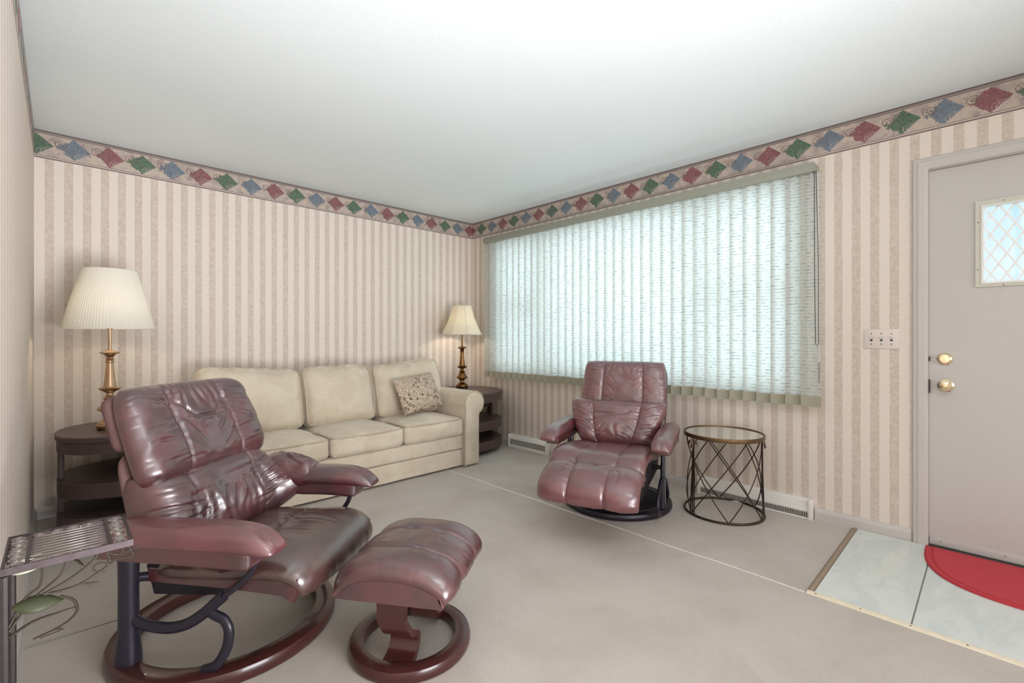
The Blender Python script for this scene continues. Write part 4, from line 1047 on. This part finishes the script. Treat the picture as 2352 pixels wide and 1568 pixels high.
# ------------------------------------------------------------------ vertical blind
XBL = XB-0.088
bl = thing('vertical_blind', 'closed pale woven vertical blind covering the wide picture window', 'blind', (XBL, 2.29, 0))
bbox('head_rail', (-0.022, -1.530, 2.150), (0.030, 1.535, 2.196), 0.004, M_rail, bl)
bbox('valance', (-0.032, -1.533, 2.148), (-0.026, 1.538, 2.205), 0.001, M_rail, bl)
bbox('valance', (-0.032, -1.539, 2.148), (0.087, -1.533, 2.205), 0.001, M_rail, bl)
for yy in (-1.2, 0.0, 1.2): bbox('wall_bracket', (0.028, yy-0.015, 2.16), (0.088, yy+0.015, 2.194), 0.002, M_rail, bl)
# one slat: shallow curved strip with a doubled hem holding the weight
nz_ = 14; ny_ = 6; hwid = 0.0525
def slat_mesh(z0, z1, nz, thick=0.0):
    v = []; f = []
    for i in range(nz+1):
        z = z0+(z1-z0)*i/nz
        for k in range(ny_+1):
            y = -hwid+2*hwid*k/ny_
            v.append((0.006*(1-(y/hwid)**2)-thick, y, z))
    for i in range(nz):
        for k in range(ny_): f.append((i*(ny_+1)+k, i*(ny_+1)+k+1, (i+1)*(ny_+1)+k+1, (i+1)*(ny_+1)+k))
    return v, f
s0 = h0 = None
edges = [3.82-0.0858*i for i in range(36)]
for i in range(36):
    yc = edges[i]-0.043-2.29
    rot = math.radians(15.0+2.0*math.sin(i*2.3)); lz = 0.003*math.sin(i*1.7)
    if s0 is None:
        v, f = slat_mesh(0.774, 2.146, nz_); s0 = mesh('slat', v, f, M_slat, bl)
        v, f = slat_mesh(0.712, 0.775, 3, 0.0); v2, f2 = slat_mesh(0.712, 0.775, 3, 0.004)
        k = len(v); h0 = mesh('hem', v+v2, f+[tuple(q+k for q in t) for t in f2], M_hem, s0)
        mb = MB(); mb.tube([(0.004, 0, 2.140), (0.004, 0, 2.160)], 0.004, 6); h1 = mb.build('carrier_hook', M_white, s0)
        s0.location = (0, yc, lz); s0.rotation_euler = (0, 0, rot)
    else:
        s = share(s0, bl, (0, yc, lz), (0, 0, rot)); share(h0, s); share(h1, s)
# cord and bead chain with their weight at the right end
cy = -1.538
mb = MB(); mb.tube([(-0.030, cy-0.004, 2.150), (-0.032, cy-0.006, 1.5), (-0.030, cy-0.010, 1.10), (-0.028, cy-0.018, 1.085), (-0.026, cy-0.026, 1.10), (-0.026, cy-0.024, 1.6), (-0.026, cy-0.012, 2.150)], 0.0022, 6); mb.build('bead_chain', M_iron, bl)
mb = MB(); mb.tube([(-0.022, cy-0.020, 2.15), (-0.022, cy-0.026, 1.4), (-0.022, cy-0.028, 0.98)], 0.0012, 5); mb.build('cord', M_white, bl)
mb = MB(); mb.lathe([(0, 0.86), (0.005, 0.862), (0.0058, 0.98), (0.003, 0.99), (0, 0.99)], 10, (-0.022, cy-0.028, 0)); mb.build('cord_weight', M_rail, bl)

# ------------------------------------------------------------------ small wall fittings
sp = thing('switch_plate', 'wallpaper-covered triple light switch plate left of the front door', 'switch', (XB, 0.4415, 1.1295))
bbox('plate', (-0.006, -0.0805, -0.0565), (0.0, 0.0805, 0.0565), 0.0025, M_switch, sp)
for y in (-0.046, 0.0, 0.046):
    bbox('slot', (-0.0066, y-0.0055, -0.013), (-0.0055, y+0.0055, 0.013), 0, M_dark, sp)
    mb = MB(); mb.add([(-0.006,y-0.0045,-0.004),(-0.006,y+0.0045,-0.004),(-0.006,y+0.0045,0.010),(-0.006,y-0.0045,0.010),(-0.016,y-0.0038,0.008),(-0.016,y+0.0038,0.008),(-0.015,y+0.0038,0.013),(-0.015,y-0.0038,0.013)],
                      [(0,3,2,1),(4,5,6,7),(0,1,5,4),(1,2,6,5),(2,3,7,6),(3,0,4,7)]); mb.build('toggle', M_white, sp, False)
    for z in (-0.030, 0.030):
        mb = MB(); mb.tube([(-0.0075, y, z), (-0.0055, y, z)], 0.003, 8); mb.build('screw', M_iron, sp)

def register(label, y0, y1, h, fin0, fin1):
    """Sloped sheet-metal hood over a louvred slot from FIN0 to FIN1."""
    t = thing('baseboard_register', label, 'vent', (XB, (y0+y1)/2, 0)); hl = (y1-y0)/2
    pr = [(0, 0.0), (-0.056, 0.0), (-0.060, 0.006), (-0.060, fin0-0.006), (-0.056, fin0), (-0.046, fin0), (-0.040, fin1), (-0.054, fin1), (-0.056, fin1+0.008), (-0.034, h-0.012), (-0.022, h), (0, h)]
    n = len(pr); v = [(x, -hl, z) for x, z in pr]+[(x, hl, z) for x, z in pr]
    f = [(i, (i+1) % n, n+(i+1) % n, n+i) for i in range(n)]+[tuple(range(n)), tuple(range(2*n-1, n-1, -1))]
    mesh('housing', v, f, M_white, t, False)
    for s in (-1, 1):
        bbox('end_cap', (-0.064, s*hl-0.011, 0), (0, s*hl+0.011, h+0.004), 0.004, M_white, t)
    mb = MB(); k = int(hl*2/0.010)
    for i in range(k):
        y = -hl+0.016+(2*hl-0.032)*i/(k-1); mb.box((-0.0545, y-0.0022, fin0+0.0005), (-0.0475, y+0.0022, fin1-0.0005))
    o = mb.build('louvre_fins', M_fin, t, False); tag(o, kind='stuff')
    mb = MB(); mb.box((-0.0475, -hl+0.012, fin0+0.001), (-0.0455, hl-0.012, fin1-0.001)); mb.build('louvre_back', M_iron, t, False)
M_fin = simple('grey_louvre_metal', srgb(186, 184, 178), 0.4, 0.1)
register('white baseboard heating register between the corner end table and the window recliner', 2.975, 3.490, 0.132, 0.034, 0.088)
register('white baseboard heating register behind the round side table', 0.785, 1.490, 0.122, 0.012, 0.046)

# red half-round door mat
mt = thing('door_mat', 'red half-round woven door mat on the tiles at the front door', 'mat', (3.372, -0.165, 0.0064))
def halfmoon(sx, sy, e, n=48):
    o = []
    for i in range(n+1):
        t = -PI/2+PI*i/n; c_, s_ = math.cos(t), math.sin(t)
        o.append((-sx*abs(c_)**(2/e), sy*math.copysign(abs(s_)**(2/e), s_)))
    return o
mb = MB(); mb.prism(halfmoon(0.505, 0.412, 2.8), 0.0, 0.007, 0.002); mb.build('mat_body', M_mat, mt)
mb = MB(); mb.tube([(x*0.93-0.004, y*0.92, 0.0068) for x, y in halfmoon(0.505, 0.412, 2.8)], 0.003, 6); mb.build('stitched_line', M_mat2, mt)
mb = MB(); mb.tube([(x*0.985, y*0.985, 0.0055) for x, y in halfmoon(0.505, 0.412, 2.8)], 0.004, 6); mb.build('edge_binding', M_mat2, mt)
